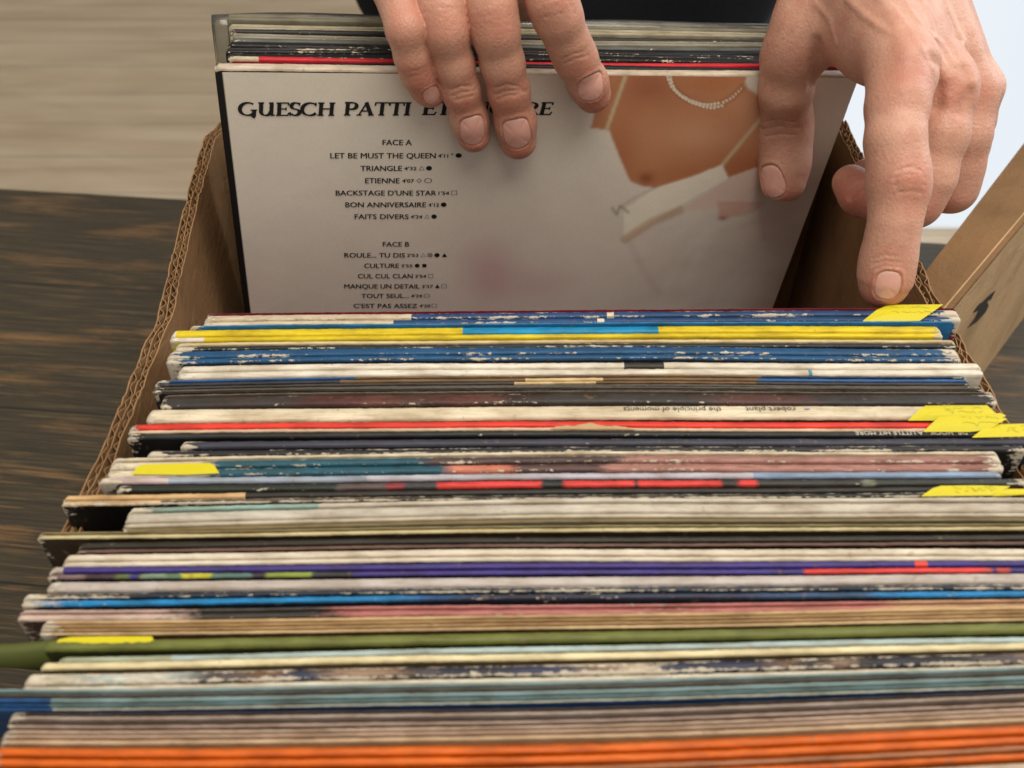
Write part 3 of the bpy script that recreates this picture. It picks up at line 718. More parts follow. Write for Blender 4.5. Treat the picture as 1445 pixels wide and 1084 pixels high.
# black left border of the cover
bw = .0034 + 0 * t_
img = np.where((s_ < bw)[..., None], A(22, 21, 22), img)
h_ = np.sin(s_ * 15) * .0003
Vg = np.stack([s_, -.0009 + 0 * s_ - h_ * 0, -t_], -1).reshape(-1, 3)
yface = back_off(101.0)
Vg[:, 1] = yface - .0006
ii = np.arange(NXG * NYG).reshape(NXG, NYG)
Fg = np.stack([ii[:-1, :-1], ii[:-1, 1:], ii[1:, 1:], ii[1:, :-1]], -1).reshape(-1, 4)
tmat = NT('printed_back_cover')
cc = tmat.attr('col').outputs['Color']; nz = tmat.noise(tmat.coords(), 900, 3)
cc = tmat.mix(.25, cc, tmat.ramp(nz, [(.3, (.86, .85, .84)), (.65, (1.06, 1.06, 1.06))]), 'MULTIPLY')
nz2 = tmat.noise(tmat.coords(), 40, 4)
cc = tmat.mix(.4, cc, tmat.ramp(nz2, [(.3, (.92, .91, .90)), (.65, (1.03, 1.03, 1.02))]), 'MULTIPLY')
M_PRINT = tmat.done(cc, .42, .35, tmat.bump(nz2, .0006, .5))
cov = np_mesh('printed_cover', Vg, Fg, M_PRINT, None, False)
cov.parent = main
ca = cov.data.color_attributes.new('col', 'FLOAT_COLOR', 'POINT')
ca.data.foreach_set('color', np.concatenate([img.reshape(-1, 3), np.ones((NXG * NYG, 1))], 1).astype(np.float32).ravel())
cov.data.flip_normals()

def to_local(p):                # world point -> main sleeve local x (right), z (up)
    q = np.asarray(p) - STL; return float(np.dot(q, E1)), float(-np.dot(q, D1))
YT = yface - .0009
# --- lettering: text converted to mesh and fitted between two measured points
def text_geo(s):
    cu_ = bpy.data.curves.new('txt', 'FONT'); cu_.body = s; cu_.resolution_u = 3
    ob = bpy.data.objects.new('txt', cu_); COL.objects.link(ob)
    bpy.context.view_layer.update()
    me = ob.evaluated_get(bpy.context.evaluated_depsgraph_get()).to_mesh()
    V = np.array([v.co[:] for v in me.vertices]); F = [tuple(p.vertices) for p in me.polygons]
    ob.evaluated_get(bpy.context.evaluated_depsgraph_get()).to_mesh_clear()
    bpy.data.objects.remove(ob); bpy.data.curves.remove(cu_)
    return V, F
CAPH = 0.0
class Print:
    def __init__(s): s.V = []; s.F = []
    def add(s, V, F):
        b = len(s.V); s.V += [tuple(v) for v in V]; s.F += [tuple(i + b for i in f) for f in F]
pr = Print()
def line_text(s, u0, u1, vb, cap_px):
    V, F = text_geo(s)
    xmin, xmax = V[:, 0].min(), V[:, 0].max(); Vc = text_geo('E')[0]; ch = Vc[:, 1].max()
    (a, za), (b, zb) = to_local(on_face(u0, vb)), to_local(on_face(u1, vb))
    ct = to_local(on_face(u0, vb - cap_px))[1] - za
    X = a + (V[:, 0] - xmin) / (xmax - xmin) * (b - a); Zb = za + (zb - za) * (X - a) / (b - a)
    for dx_, dy_ in ((0, 0), (.00013, -.00003)):       # second strike thickens the letters
        pr.add(np.stack([X + dx_, np.full_like(X, YT + dy_), Zb + V[:, 1] / ch * ct], 1), F)
def shape_ring(u, v, ru, rv, n, fill, rot=math.pi / 2, th=.28):
    pts = [(u + ru * math.cos(rot + 2 * math.pi * i / n), v - rv * math.sin(rot + 2 * math.pi * i / n)) for i in range(n)]
    o = [to_local(on_face(*p)) for p in pts]
    if fill: pr.add([(x, YT, z) for x, z in o], [tuple(range(n))]); return
    k = 1 - th
    o2 = [to_local(on_face(u + (p[0] - u) * k, v + (p[1] - v) * k)) for p in pts]
    pr.add([(x, YT, z) for x, z in o + o2], [(i, (i + 1) % n, n + (i + 1) % n, n + i) for i in range(n)])
S4 = 3.6125
def row(txt, x0, x1, vb, cap, time=None, tx=None, syms=()):
    g = lambda x: 300 + x / S4
    line_text(txt, g(x0), g(x1), 180 + vb / S4, cap / S4)
    if time: line_text(time, g(tx[0]), g(tx[1]), 180 + (vb - 3) / S4, cap * .68 / S4)
    for k, x, *r in syms:
        v = 180 + (vb - cap * .52) / S4; u = g(x); c = cap / 27
        if k == 'dot': shape_ring(u, v, 4.3 * c, 3.3 * c, 20, True)
        if k == 'ring': shape_ring(u, v, 5.6 * c, 3.4 * c, 24, False, th=.16)
        if k == 'tri': shape_ring(u, v + .8, 4.9 * c, 4.3 * c, 3, False, th=.2)
        if k == 'ftri': shape_ring(u, v + .8, 4.7 * c, 4.2 * c, 3, True)
        if k == 'dia': shape_ring(u, v, 3.9 * c, 3.2 * c, 4, False, th=.25)
        if k == 'sq': shape_ring(u, v, 6.0 * c, 4.6 * c, 4, False, math.pi / 4, th=.14)
        if k == 'fsq': shape_ring(u, v, 5.0 * c, 4.0 * c, 4, True, math.pi / 4)
        if k == 'cross':
            shape_ring(u, v, 4.2 * c, 3.3 * c, 20, False, th=.2)
            for s in (-1, 1):
                q_ = [(u - 2.6 * c, v - s * 2 * c - .35), (u - 2.6 * c, v - s * 2 * c + .35), (u + 2.6 * c, v + s * 2 * c + .35), (u + 2.6 * c, v + s * 2 * c - .35)]
                o = [to_local(on_face(*p)) for p in q_]; pr.add([(x, YT - .00005 * (s + 2), z) for x, z in o], [(0, 1, 2, 3)])
        if k == 'star':
            for a in range(3):
                an = a * math.pi / 3; dx, dy = 1.6 * math.cos(an), 1.3 * math.sin(an); px_, py_ = -math.sin(an) * .3, math.cos(an) * .3
                q_ = [(u - dx - px_, v - 2 - dy - py_), (u - dx + px_, v - 2 - dy + py_), (u + dx + px_, v - 2 + dy + py_), (u + dx - px_, v - 2 + dy - py_)]
                o = [to_local(on_face(*p)) for p in q_]; pr.add([(x, YT - .00003 * a, z) for x, z in o], [(0, 1, 2, 3)])
row('FACE A', 865, 1013, 86, 27)
row('LET BE MUST THE QUEEN', 600, 1135, 153, 27, "4'11", (1148, 1198), [('star', 1220), ('dot', 1253)])
row('TRIANGLE', 753, 963, 217, 26, "4'32", (975, 1038), [('tri', 1065), ('dot', 1102)])
row('ETIENNE', 777, 951, 280, 26, "4'07", (965, 1025), [('dia', 1052), ('ring', 1098)])
row("BACKSTAGE D'UNE STAR", 627, 1137, 342, 25, "1'54", (1150, 1203), [('sq', 1230)])
row('BON ANNIVERSAIRE', 676, 1086, 402, 25, "4'12", (1098, 1152), [('dot', 1177)])
row('FAITS DIVERS', 723, 997, 462, 24, "4'24", (1008, 1067), [('tri', 1092), ('dot', 1128)])
row('FACE B', 867, 1000, 602, 23)
row('ROULE... TU DIS', 671, 979, 658, 23, "3'53", (990, 1047), [('tri', 1073), ('cross', 1107), ('dot', 1143), ('ftri', 1181)])
row('CULTURE', 772, 948, 711, 22, "3'55", (961, 1017), [('dot', 1042), ('fsq', 1079)])
row('CUL CUL CLAN', 740, 1018, 764, 22, "3'54", (1031, 1087), [('sq', 1111)])
row('MANQUE UN DETAIL', 671, 1053, 816, 22, "3'37", (1066, 1121), [('ftri', 1145), ('sq', 1179)])
row('TOUT SEUL...', 758, 998, 864, 21, "4'24", (1010, 1066), [('ring', 1091)])
row("C'EST PAS ASSEZ", 718, 1041, 915, 21, "4'20", (1052, 1108), [('sq', 1129)])
# --- hand drawn wide serif capitals for the title
def arc(cx, cy, rx, ry, a0, a1, n=14):
    return [(cx + rx * math.cos(math.radians(a0 + (a1 - a0) * i / n)), cy + ry * math.sin(math.radians(a0 + (a1 - a0) * i / n))) for i in range(n + 1)]
K, T = .25, .10      # thick / thin
GL = {   # width, strokes: (points, width or widths)
 'G': (1.12, [(arc(.56, .5, .50, .47, 50, 330), 'nib'), ([(.72, .42), (1.12, .42)], T), ([(.94, .42), (.94, -.02), (.86, -.14)], K)]),
 'U': (1.12, [([(.24, 1), (.24, .35)] + arc(.54, .33, .30, .30, 180, 360, 10), 'nib'), ([(.88, 1), (.88, .02)], K), ([(.05, .97), (.42, .97)], T), ([(.70, .97), (1.0, .97)], T), ([(.88, .03), (1.1, .05)], T)]),
 'E': (.86, [([(.24, 0), (.24, 1)], K), ([(.05, .965), (.80, .965)], T), ([(.80, 1), (.80, .78)], T), ([(.24, .52), (.66, .52)], T), ([(.66, .64), (.66, .40)], T * .8), ([(.05, .035), (.80, .035)], T), ([(.76, .0), (.86, .24)], T)]),
 'S': (.74, [(arc(.38, .74, .26, .23, 40, 250, 10) + arc(.37, .26, .28, .23, 70, -150, 10), 'nib'), ([(.62, 1), (.62, .76)], T), ([(.07, .0), (.07, .28)], T)]),
 'C': (1.0, [(arc(.56, .5, .50, .47, 48, 320), 'nib'), ([(.90, 1.0), (.90, .74)], T)]),
 'H': (1.18, [([(.24, 0), (.24, 1)], K), ([(.92, 0), (.92, 1)], K), ([(.24, .52), (.92, .52)], T), ([(.04, .965), (.44, .965)], T), ([(.04, .035), (.44, .035)], T), ([(.74, .965), (1.12, .965)], T), ([(.74, .035), (1.12, .035)], T)]),
 'P': (.88, [([(.24, 0), (.24, 1)], K), ([(.05, .965), (.5, .965)] + arc(.52, .72, .28, .245, 90, -90, 10) + [(.30, .475)], 'nib'), ([(.05, .035), (.46, .035)], T)]),
 'A': (1.08, [([(.10, 0), (.54, 1.0)], T * 1.1), ([(.50, 1.0), (.90, 0)], K), ([(.24, .34), (.76, .34)], T), ([(-.04, .035), (.28, .035)], T), ([(.70, .035), (1.06, .035)], T)]),
 'T': (.92, [([(.46, 0), (.46, 1)], K), ([(.02, .965), (.90, .965)], T), ([(.03, 1), (.0, .74)], T), ([(.89, 1), (.92, .74)], T), ([(.27, .035), (.65, .035)], T)]),
 'I': (.50, [([(.25, 0), (.25, 1)], K), ([(.05, .965), (.45, .965)], T), ([(.05, .035), (.45, .035)], T)]),
 'N': (1.16, [([(.20, 0), (.20, 1)], T * 1.1), ([(.20, .98), (.92, .02)], K), ([(.94, 1), (.94, 0)], T * 1.1), ([(.0, .965), (.3, .965)], T), ([(.04, .035), (.38, .035)], T), ([(.76, .965), (1.12, .965)], T)]),
 'O': (1.12, [(arc(.56, .5, .48, .47, 0, 360, 24), 'nib')]),
 'R': (1.02, [([(.24, 0), (.24, 1)], K), ([(.05, .965), (.5, .965)] + arc(.52, .73, .28, .235, 90, -90, 10) + [(.30, .495)], 'nib'), ([(.48, .5), (.86, .03)], K), ([(.80, .035), (1.02, .05)], T), ([(.05, .035), (.44, .035)], T)]),
}
def glyph_quads(ch):
    w, st = GL[ch]; out = []
    for pts, wd in st:
        n = len(pts); L_, R_ = [], []
        for i, (x, y) in enumerate(pts):
            a = pts[max(i - 1, 0)]; b = pts[min(i + 1, n - 1)]
            dx, dy = b[0] - a[0], b[1] - a[1]; l = math.hypot(dx, dy) or 1; dx /= l; dy /= l
            ww = wd if wd != 'nib' else T + (K * 1.05 - T) * abs(dy * math.cos(.25) + dx * math.sin(.25)) ** 1.3
            L_.append((x - dy * ww / 2, y + dx * ww / 2)); R_.append((x + dy * ww / 2, y - dx * ww / 2))
        for i in range(n - 1): out.append((L_[i], L_[i + 1], R_[i + 1], R_[i]))
    return w, out
def serif_word(word, u0, u1, vtop, vb):
    tot = sum(GL[c][0] for c in word); x = 0; kq = 0
    (a, za), (b, zb) = to_local(on_face(u0, vb)), to_local(on_face(u1, vb))
    ct = to_local(on_face(u0, vtop))[1] - za
    for c in word:
        w, qs = glyph_quads(c)
        for q_ in qs:
            pts = []
            for gx, gy in q_:
                f = (x + gx + .10 * (gy - .5)) / tot; X = a + f * (b - a); pts.append((X, YT - .000004 * (kq % 40), za + (zb - za) * f + gy * ct))
            pr.add(pts, [(0, 1, 2, 3)]); kq += 1
        x += w
serif_word('GUESCH', 338, 474, 143.4, 162.2)
serif_word('PATTI', 485, 580, 143.2, 161.8)
serif_word('ET', 595, 637, 143, 161.4)
serif_word('ENCORE', 646, 778, 143, 161.0)
let = mesh_obj('lettering', pr.V, pr.F, M_INK); let.parent = main

# clear plastic outer round the rear sleeves
def film_sheet():
    n = 60; V = []; F = []
    ya_, yb_ = back_off(31), back_off(20)
    for i in range(n + 1):
        x = -.003 + .323 * i / n
        wv = .0012 * math.sin(x * 26) + .0007 * math.sin(x * 71)
        top = .0008 + .0036 * max(0, x) / .32 + .0010 * math.sin(x * 11 + 1) + .0007 * math.sin(x * 37)
        for (y, z) in ((back_off(42.0) + .0006 - .030 * 0, -.06), (back_off(41.5) + .0004, -.002), (back_off(38), top * .55), (back_off(34) + wv, top), (back_off(31.5) + wv, top - .0006), (back_off(30.5), -.002), (back_off(30.5), -.08)):
            V.append((x, y, z))
    for i in range(n):
        for j in range(6):
            a = i * 7 + j; F.append((a, a + 7, a + 8, a + 1))
    o = mesh_obj('plastic_sleeve', V, F, M_FILM, None, True); o.matrix_world = frame(STL)
    m = o.modifiers.new('thickness', 'SOLIDIFY'); m.thickness = .00015
    return tag(o, 'clear plastic outer sleeve standing up behind the held stack', 'plastic sleeve')
film_sheet()

# ------------------------------------------------------------------ index tabs and spine lettering on the front records
def tab(k, poly, lift=.0010, scr=0, bend=0.0):
    """yellow paper flag stuck over a spine, outline given by measured points on the plane of the spines"""
    ob = recs[k]; z = ZT + lift
    pts = np.array([onz(u, v, z) for u, v in poly])
    c = pts.mean(0); V = []; F = []
    n = len(pts); rings = 5
    ymin, ymax = pts[:, 1].min(), pts[:, 1].max()
    def hz(p):
        f = (p[1] - ymin) / (ymax - ymin + 1e-9); return z + bend * math.sin(f * math.pi) * .001 - .0012 * max(0, .25 - f) * 4 * .5
    for r_ in range(rings):
        f = 1 - r_ / rings
        for p in pts: q_ = c + (p - c) * f; V.append((q_[0], q_[1], hz(q_)))
    V.append((c[0], c[1], hz(c)))
    for r_ in range(rings - 1):
        for i in range(n): F.append((r_ * n + i, r_ * n + (i + 1) % n, (r_ + 1) * n + (i + 1) % n, (r_ + 1) * n + i))
    for i in range(n): F.append(((rings - 1) * n + i, (rings - 1) * n + (i + 1) % n, rings * n))
    MI = [0] * len(F)
    if scr:
        r = random.Random(scr); b0, b1 = pts[:, 0].min(), pts[:, 0].max()
        for row_ in range(2):
            x = c[0] - (b1 - b0) * .18; y = c[1] + (row_ - .45) * (ymax - ymin) * .28; prev = None
            while x < c[0] + (b1 - b0) * .26:
                x += r.uniform(.0004, .0013); yy = y + r.gauss(0, .0006); cur = (x, yy)
                if prev and r.random() < .74:
                    d = Vector((cur[0] - prev[0], cur[1] - prev[1])); nn = Vector((-d.y, d.x)).normalized() * .00013; s = len(V)
                    for (px_, py_), sg in ((prev, 1), (cur, 1), (cur, -1), (prev, -1)):
                        V.append((px_ + nn.x * sg, py_ + nn.y * sg, hz((px_, py_)) + .00012))
                    F.append((s, s + 1, s + 2, s + 3)); MI.append(1)
                prev = cur
    o = mesh_obj('index_tab', V, F, M_TAB, None, False); o.data.materials.append(M_PENCIL)
    o.data.polygons.foreach_set('material_index', MI)
    o.parent = ob; o.matrix_parent_inverse = ob.matrix_basis.inverted()
    o['label'] = 'yellow paper flag with faint handwriting'
tab(0, [(1216, 453), (1236, 440), (1250, 433), (1264, 430.5), (1331, 429.5), (1322, 438), (1310, 446), (1298, 452)], .0008, 4, 1)
tab(9, [(1282, 592), (1296, 580), (1306, 573), (1345, 572), (1393, 572), (1398, 580), (1404, 586), (1388, 592)], .0008, 7, 1)
tab(10, [(1303, 608), (1316, 598), (1324, 591), (1350, 586), (1412, 583), (1419, 588), (1413, 592), (1420, 594), (1408, 600), (1396, 606), (1370, 608)], .0012, 9, 1)
tab(11, [(1372, 616), (1386, 606), (1396, 599), (1440, 598), (1490, 597), (1500, 606), (1494, 614)], .0012, 3)
tab(14, [(186, 668), (192, 660), (202, 655.5), (295, 653.5), (302, 656), (309, 667), (260, 668.5)], .0008)
tab(17, [(1300, 699), (1316, 689), (1328, 685.5), (1380, 685), (1426, 686), (1414, 693), (1400, 698)], .0010, 5)
tab(17, [(1400, 699), (1412, 693), (1424, 690), (1470, 690), (1490, 696)], .0014)
tab(27, [(70, 912), (84, 902), (100, 899), (150, 898), (214, 898), (217, 903), (204, 909), (130, 912)], .0009)

def spine_text(k, s, u0, u1, v, px_h, mat, flip=True, lift=.00035, broken=0.0, seed=1):
    """title printed on a spine, reading from the far side of the box"""
    V, F = text_geo(s); ob = recs[k]
    xmin, xmax = V[:, 0].min(), V[:, 0].max(); ch = text_geo('E')[0][:, 1].max()
    a, b = onz(u0, v, ZT), onz(u1, v, ZT)
    h = abs(onz(u0, v - px_h / 2, ZT)[1] - onz(u0, v + px_h / 2, ZT)[1])
    f = (V[:, 0] - xmin) / (xmax - xmin); g = V[:, 1] / ch - .5
    if flip: f = 1 - f; g = -g
    X = a[0] + f * (b[0] - a[0])
    cy = np.array([float(np.polyval(edge_poly(R[k][0], v), x)) + warp(x, np.polyval(edge_poly(R[k][0], v), 0)) for x in X])
    Vw = np.stack([X, cy + g * h, np.array([surf_z(k, x) for x in X]) + lift], 1)
    o = mesh_obj('spine_lettering', Vw, F, mat); o.parent = ob; o.matrix_parent_inverse = ob.matrix_basis.inverted()
spine_text(9, 'robert plant', 1052, 1122, 581, 6.5, M_GREYINK)
spine_text(9, 'the principle of moments', 880, 1018, 581, 6.5, M_GREYINK)
spine_text(9, '\u2022', 1134, 1143, 580.5, 4.2, M_VIOLETINK)
spine_text(11, 'DR. HOOK \u00b7 A LITTLE HIT MORE', 1207, 1365, 612.8, 5.2, M_LIGHTINK)
spine_text(14, 'POLYDOR', 1261, 1294, 640, 3.6, M_GREYINK)


# loose paper corner of the green sleeve, bent out past its left end
gV, gF = [], []
gx0, gx1 = onz(-70, 918, ZT)[0], onz(100, 912, ZT)[0]
for i in range(15):
    f = i / 14; x = gx0 + (gx1 - gx0) * f
    yy = onz(70, 909, ZT)[1] - .0016 * (1 - f) - .0012 * math.sin(f * 3.1); z0 = ZT - .0012 - .0026 * (1 - f) ** 2
    gV += [(x, yy + .0028, z0 + .0004), (x, yy + .0012, z0 + .0006), (x, yy, z0), (x, yy - .0004, z0 - .005 - .003 * f), (x, yy + .0001, z0 - .010 + .003 * math.sin(f * 5))]
    if i:
        for j in range(4): a = 5 * i + j; gF.append((a - 5, a, a + 1, a - 4))
gc = mesh_obj('loose_corner', gV, gF, mat_plain('olive_green_paper', lin(84, 90, 42), .6, .3, 200), None, True)
gc.parent = recs[27]; gc.matrix_parent_inverse = recs[27].matrix_basis.inverted()
gm_ = gc.modifiers.new('thickness', 'SOLIDIFY'); gm_.thickness = .0004
# torn cream lip on the red sleeve
lipV, lipF = [], []
for i in range(25):
    f = i / 24; u = 776 + 122 * f; hgt = 7.0 * math.sin(math.pi * f) ** .8 * (1 + .25 * math.sin(f * 17)) * (1.25 - .5 * f)
    p_, q_ = onz(u, 605.5, ZT), onz(u, 605.5 - hgt, ZT)
    zz = surf_z(10, p_[0])
    lipV += [(p_[0], p_[1], zz + .0003), ((p_[0] + q_[0]) / 2, (p_[1] + q_[1]) / 2, zz + .0003 + .0011 * math.sin(math.pi * f)), (q_[0], q_[1], zz + .0002 + .0004 * math.sin(f * 23) ** 2)]
    if i:
        a = 3 * i
        lipF += [(a - 3, a, a + 1, a - 2), (a - 2, a + 1, a + 2, a - 1)]
lip = mesh_obj('torn_lip', lipV, lipF, M_KRAFT_PALE, None, True); lip.parent = recs[10]; lip.matrix_parent_inverse = recs[10].matrix_basis.inverted()

# ------------------------------------------------------------------ the person: both hands, bare forearms, black shirt, dark jeans
def surface_nets(d, origin, h):
    s = d < 0
    nx, ny, nz = d.shape
    cnt8 = np.zeros((nx - 1, ny - 1, nz - 1), np.int8)
    for a in (0, 1):
        for b in (0, 1):
            for c in (0, 1): cnt8 += s[a:nx - 1 + a, b:ny - 1 + b, c:nz - 1 + c]
    mask = (cnt8 > 0) & (cnt8 < 8)
    I = np.argwhere(mask); idx = np.full(mask.shape, -1, np.int64); idx[mask] = np.arange(len(I))
    acc = np.zeros((len(I), 3)); cnt = np.zeros(len(I))
    cs = [(a, b, c) for a in (0, 1) for b in (0, 1) for c in (0, 1)]
    dv = {c: d[I[:, 0] + c[0], I[:, 1] + c[1], I[:, 2] + c[2]] for c in cs}
    for c in cs:
        for ax in range(3):
            if c[ax]: continue
            e = list(c); e[ax] = 1; e = tuple(e)
            a, b = dv[c], dv[e]; m = (a < 0) != (b < 0)
            t = np.where(m, a / np.where(m, a - b, 1), 0)
            p = np.array(c, float)[None].repeat(len(I), 0); p[:, ax] += t
            acc[m] += p[m]; cnt[m] += 1
    V = origin + h * (I + acc / cnt[:, None])
    Fs = []
    for ax in range(3):
        o1, o2 = [(1, 2), (2, 0), (0, 1)][ax]
        sl = [slice(None)] * 3; sh = [slice(None)] * 3
        sl[ax] = slice(0, -1); sh[ax] = slice(1, None)
        A_, B_ = s[tuple(sl)], s[tuple(sh)]
        E_ = np.argwhere(A_ != B_)
        E_ = E_[(E_[:, o1] > 0) & (E_[:, o2] > 0) & (E_[:, o1] < d.shape[o1] - 1) & (E_[:, o2] < d.shape[o2] - 1)]
        inside = A_[E_[:, 0], E_[:, 1], E_[:, 2]]
        def cell(da, db):
            q_ = E_.copy(); q_[:, o1] -= da; q_[:, o2] -= db; return idx[q_[:, 0], q_[:, 1], q_[:, 2]]
        Q = np.stack([cell(1, 1), cell(0, 1), cell(0, 0), cell(1, 0)], 1)
        Q[~inside] = Q[~inside][:, ::-1]; Fs.append(Q)
    F = np.concatenate(Fs); F = F[(F >= 0).all(1)]
    return V, F
def smin(a, b, k):
    h = np.clip(.5 + .5 * (b - a) / k, 0, 1); return b * (1 - h) + a * h - k * h * (1 - h)
def cap_d(p, a, b, ra, rb):
    ba = b - a; L2 = max(float(ba @ ba), 1e-12)
    h = np.clip(((p - a) @ ba) / L2, 0, 1)
    q_ = p - a - h[..., None] * ba
    return np.sqrt((q_ * q_).sum(-1)) - (ra + (rb - ra) * h)

class Hand:
    def __init__(s): s.palm = []; s.fingers = []; s.bumps = []; s.grooves = []; s.nails = []; s.tints = []; s.ltints = []; s.kpalm = .012
    def node(s, n):
        u, v, dep, hw = n; return P(u, v, dep), hw * dep / FPX
    def seg(s, lst, n0_, n1_):
        a, ra = s.node(n0_); b, rb = s.node(n1_); lst.append((a, b, ra, rb))
    def chain(s, nodes, k=.0045, root=.009):
        # Catmull-Rom refinement keeps the finger from reading as straight tubes
        pts = [s.node(n) for n in nodes]; out = []
        for i in range(len(pts) - 1): out.append((pts[i][0], pts[i + 1][0], pts[i][1], pts[i + 1][1]))
        s.fingers.append((out, k, root)); return len(s.fingers) - 1
    def ev(s, p, detail=False):
        """signed distance at points p (N,3)"""
        d = np.full(len(p), 1.0)
        for (a, b, ra, rb) in s.palm: d = smin(d, cap_d(p, a, b, ra, rb), s.kpalm)
        res = d.copy()
        for segs, k, root in s.fingers:
            f = np.full(len(p), 1.0)
            for (a, b, ra, rb) in segs: f = smin(f, cap_d(p, a, b, ra, rb), k)
            res = np.minimum(res, smin(d, f, root))
        if detail: res = s.detail(p, res)
        return res
    def detail(s, p, d):
        for (pl, w, amp) in s.bumps:
            pl = np.asarray(pl); lo, hi = pl.min(0) - 3.2 * w, pl.max(0) + 3.2 * w
            m = ((p > lo) & (p < hi)).all(1)
            if not m.any(): continue
            q_ = p[m]; dd = np.full(len(q_), 1.0)
            for a, b in zip(pl[:-1], pl[1:]): dd = np.minimum(dd, cap_d(q_, a, b, 0, 0))
            d[m] -= amp * np.exp(-(dd / w) ** 2)
        for nl in s.nails: d = nl.carve(p, d)
        return d
    def hit(s, u, v, d0=.26, d1=.60, n=700):
        """first point of the skin seen along the line of sight through a measured pixel"""
        t = np.linspace(d0, d1, n); r = ray(u, v); p = CAM + r * t[:, None]
        d = s.ev(p); k = np.argmax(d < 0)
        if d[k] >= 0: return None
        a = t[max(k - 1, 0)]; f = d[k - 1] / (d[k - 1] - d[k]) if k else 0
        return CAM + r * (a + f * (t[k] - a))
    def line(s, px, w_px, amp_mm):
        """ridge (amp > 0) or crease (amp < 0) following measured pixels along the skin"""
        pts = [s.hit(*q_) for q_ in px]; pts = [q_ for q_ in pts if q_ is not None]
        if len(pts) == 1: pts = [pts[0], pts[0] + 1e-5]
        if len(pts) < 2: return
        c = np.mean(pts, 0); q_ = c - CAM; dep = q_[1] * CP - q_[2] * SP
        s.bumps.append((pts, w_px * dep / FPX, amp_mm * .001))
        if amp_mm < 0 and w_px < 3:
            for a, b in zip(pts[:-1], pts[1:]): s.ltints.append((np.array(a), np.array(b), w_px * dep / FPX * .9, min(.5, -amp_mm * 1.0)))
    def tint(s, u, v, r_px, amt):
        q_ = s.hit(u, v)
        if q_ is None: return
        k = q_ - CAM; dep = k[1] * CP - k[2] * SP
        s.tints.append((q_, r_px * dep / FPX, amt))
class Nail:
    """oval plate: centre pixel, direction towards the tip, size in pixels; sits in a carved bed"""
    def __init__(s, hand, u, v, tu, tv, w_px, l_px, tip3=None):
        c = hand.hit(u, v)
        k = c - CAM; dep = k[1] * CP - k[2] * SP
        e = 4e-4; g = np.array([float(hand.ev((c + np.eye(3)[i] * e)[None])[0] - hand.ev((c - np.eye(3)[i] * e)[None])[0]) for i in range(3)])
        s.n = g / np.linalg.norm(g)
        t = P(u + tu, v + tv, dep) - c; t -= s.n * (t @ s.n); s.a = t / np.linalg.norm(t)
        s.b = np.cross(s.n, s.a)
        s.c = c; vd = k / np.linalg.norm(k)
        fore = max(.45, math.sqrt(max(0, 1 - float(s.a @ vd) ** 2))); foreb = max(.5, math.sqrt(max(0, 1 - float(s.b @ vd) ** 2)))
        s.w = w_px * dep / FPX / 2 / foreb; s.l = l_px * dep / FPX / 2 / fore
        s.hand = hand; hand.nails.append(s)
    def rho(s, al, bl):
        x = al / s.l; y = bl / s.w
        return (np.abs(x) ** 2.8 + np.abs(y) ** 2.8) ** (1 / 2.8)
    def carve(s, p, d):
        q_ = p - s.c; m = (q_ * q_).sum(1) < (s.l * 2.2) ** 2
        if not m.any(): return d
        q_ = q_[m]; al, bl, nl = q_ @ s.a, q_ @ s.b, q_ @ s.n
        r = s.rho(al, bl); front = np.where(nl > -s.w * 1.1, 1.0, 0.0)
        fold = np.exp(-((r - 1.14) / .11) ** 2) * np.clip(1.2 - .9 * al / s.l, .25, 1.3)
        bed = 1 / (1 + np.exp((r - 1.0) / .03))
        d[m] += front * (.00042 * bed - .00042 * fold + .00022 * np.exp(-((r - 1.015) / .035) ** 2))
        return d
    def mesh(s, parent, mat):
        n = 22; V = []; E_ = []
        g = np.linspace(-1, 1, n); X, Y = np.meshgrid(g, g, indexing='ij')
        # square to disc so that the border is the oval itself
        mx = np.maximum(np.abs(X), np.abs(Y)); l28 = (np.abs(X) ** 2.8 + np.abs(Y) ** 2.8) ** (1 / 2.8) + 1e-9
        X2, Y2 = X * mx / l28 * .985, Y * mx / l28 * .985
        base = s.c + (X2 * s.l).reshape(-1, 1) * s.a + (Y2 * s.w).reshape(-1, 1) * s.b
        hts = np.linspace(.004, -.010, 90); best = np.full(len(base), np.nan); prev = None
        for h in hts:
            d = s.hand.ev(base + s.n * h)
            if prev is not None:
                m = np.isnan(best) & (d < 0); best[m] = (h + (hts[0] - hts[1]) * (d / (d - prev + 1e-12)))[m] if False else h
            prev = d
        best = np.where(np.isnan(best), -.010, best)
        B = best.reshape(n, n)
        for _ in range(6):
            Bp = np.pad(B, 1, mode='edge'); B = (Bp[:-2, 1:-1] + Bp[2:, 1:-1] + Bp[1:-1, :-2] + Bp[1:-1, 2:] + 2 * B) / 6
        lift = -.00005 - .00030 * np.clip((l28 * mx / l28 - .86) / .14, 0, 1) ** 2
        Vt = base + s.n * (B + lift).reshape(-1, 1)
        ii = np.arange(n * n).reshape(n, n)
        F = np.stack([ii[:-1, :-1], ii[1:, :-1], ii[1:, 1:], ii[:-1, 1:]], -1).reshape(-1, 4)
        o = np_mesh('fingernail', Vt, F, mat, parent, True)
        ed = np.clip((X2.ravel() - .84) / .05, 0, 1) * .75 + np.clip((-X2.ravel() - .66) / .12, 0, 1) * .22
        at = o.data.attributes.new('edge', 'FLOAT', 'POINT'); at.data.foreach_set('value', ed.astype(np.float32))
        nm = np.zeros(3); p0_ = o.data.polygons[len(F) // 2].normal
        if np.dot(np.array(p0_), s.n) < 0: o.data.flip_normals()
        md = o.modifiers.new('thickness', 'SOLIDIFY'); md.thickness = .0004; md.offset = -1
        return o

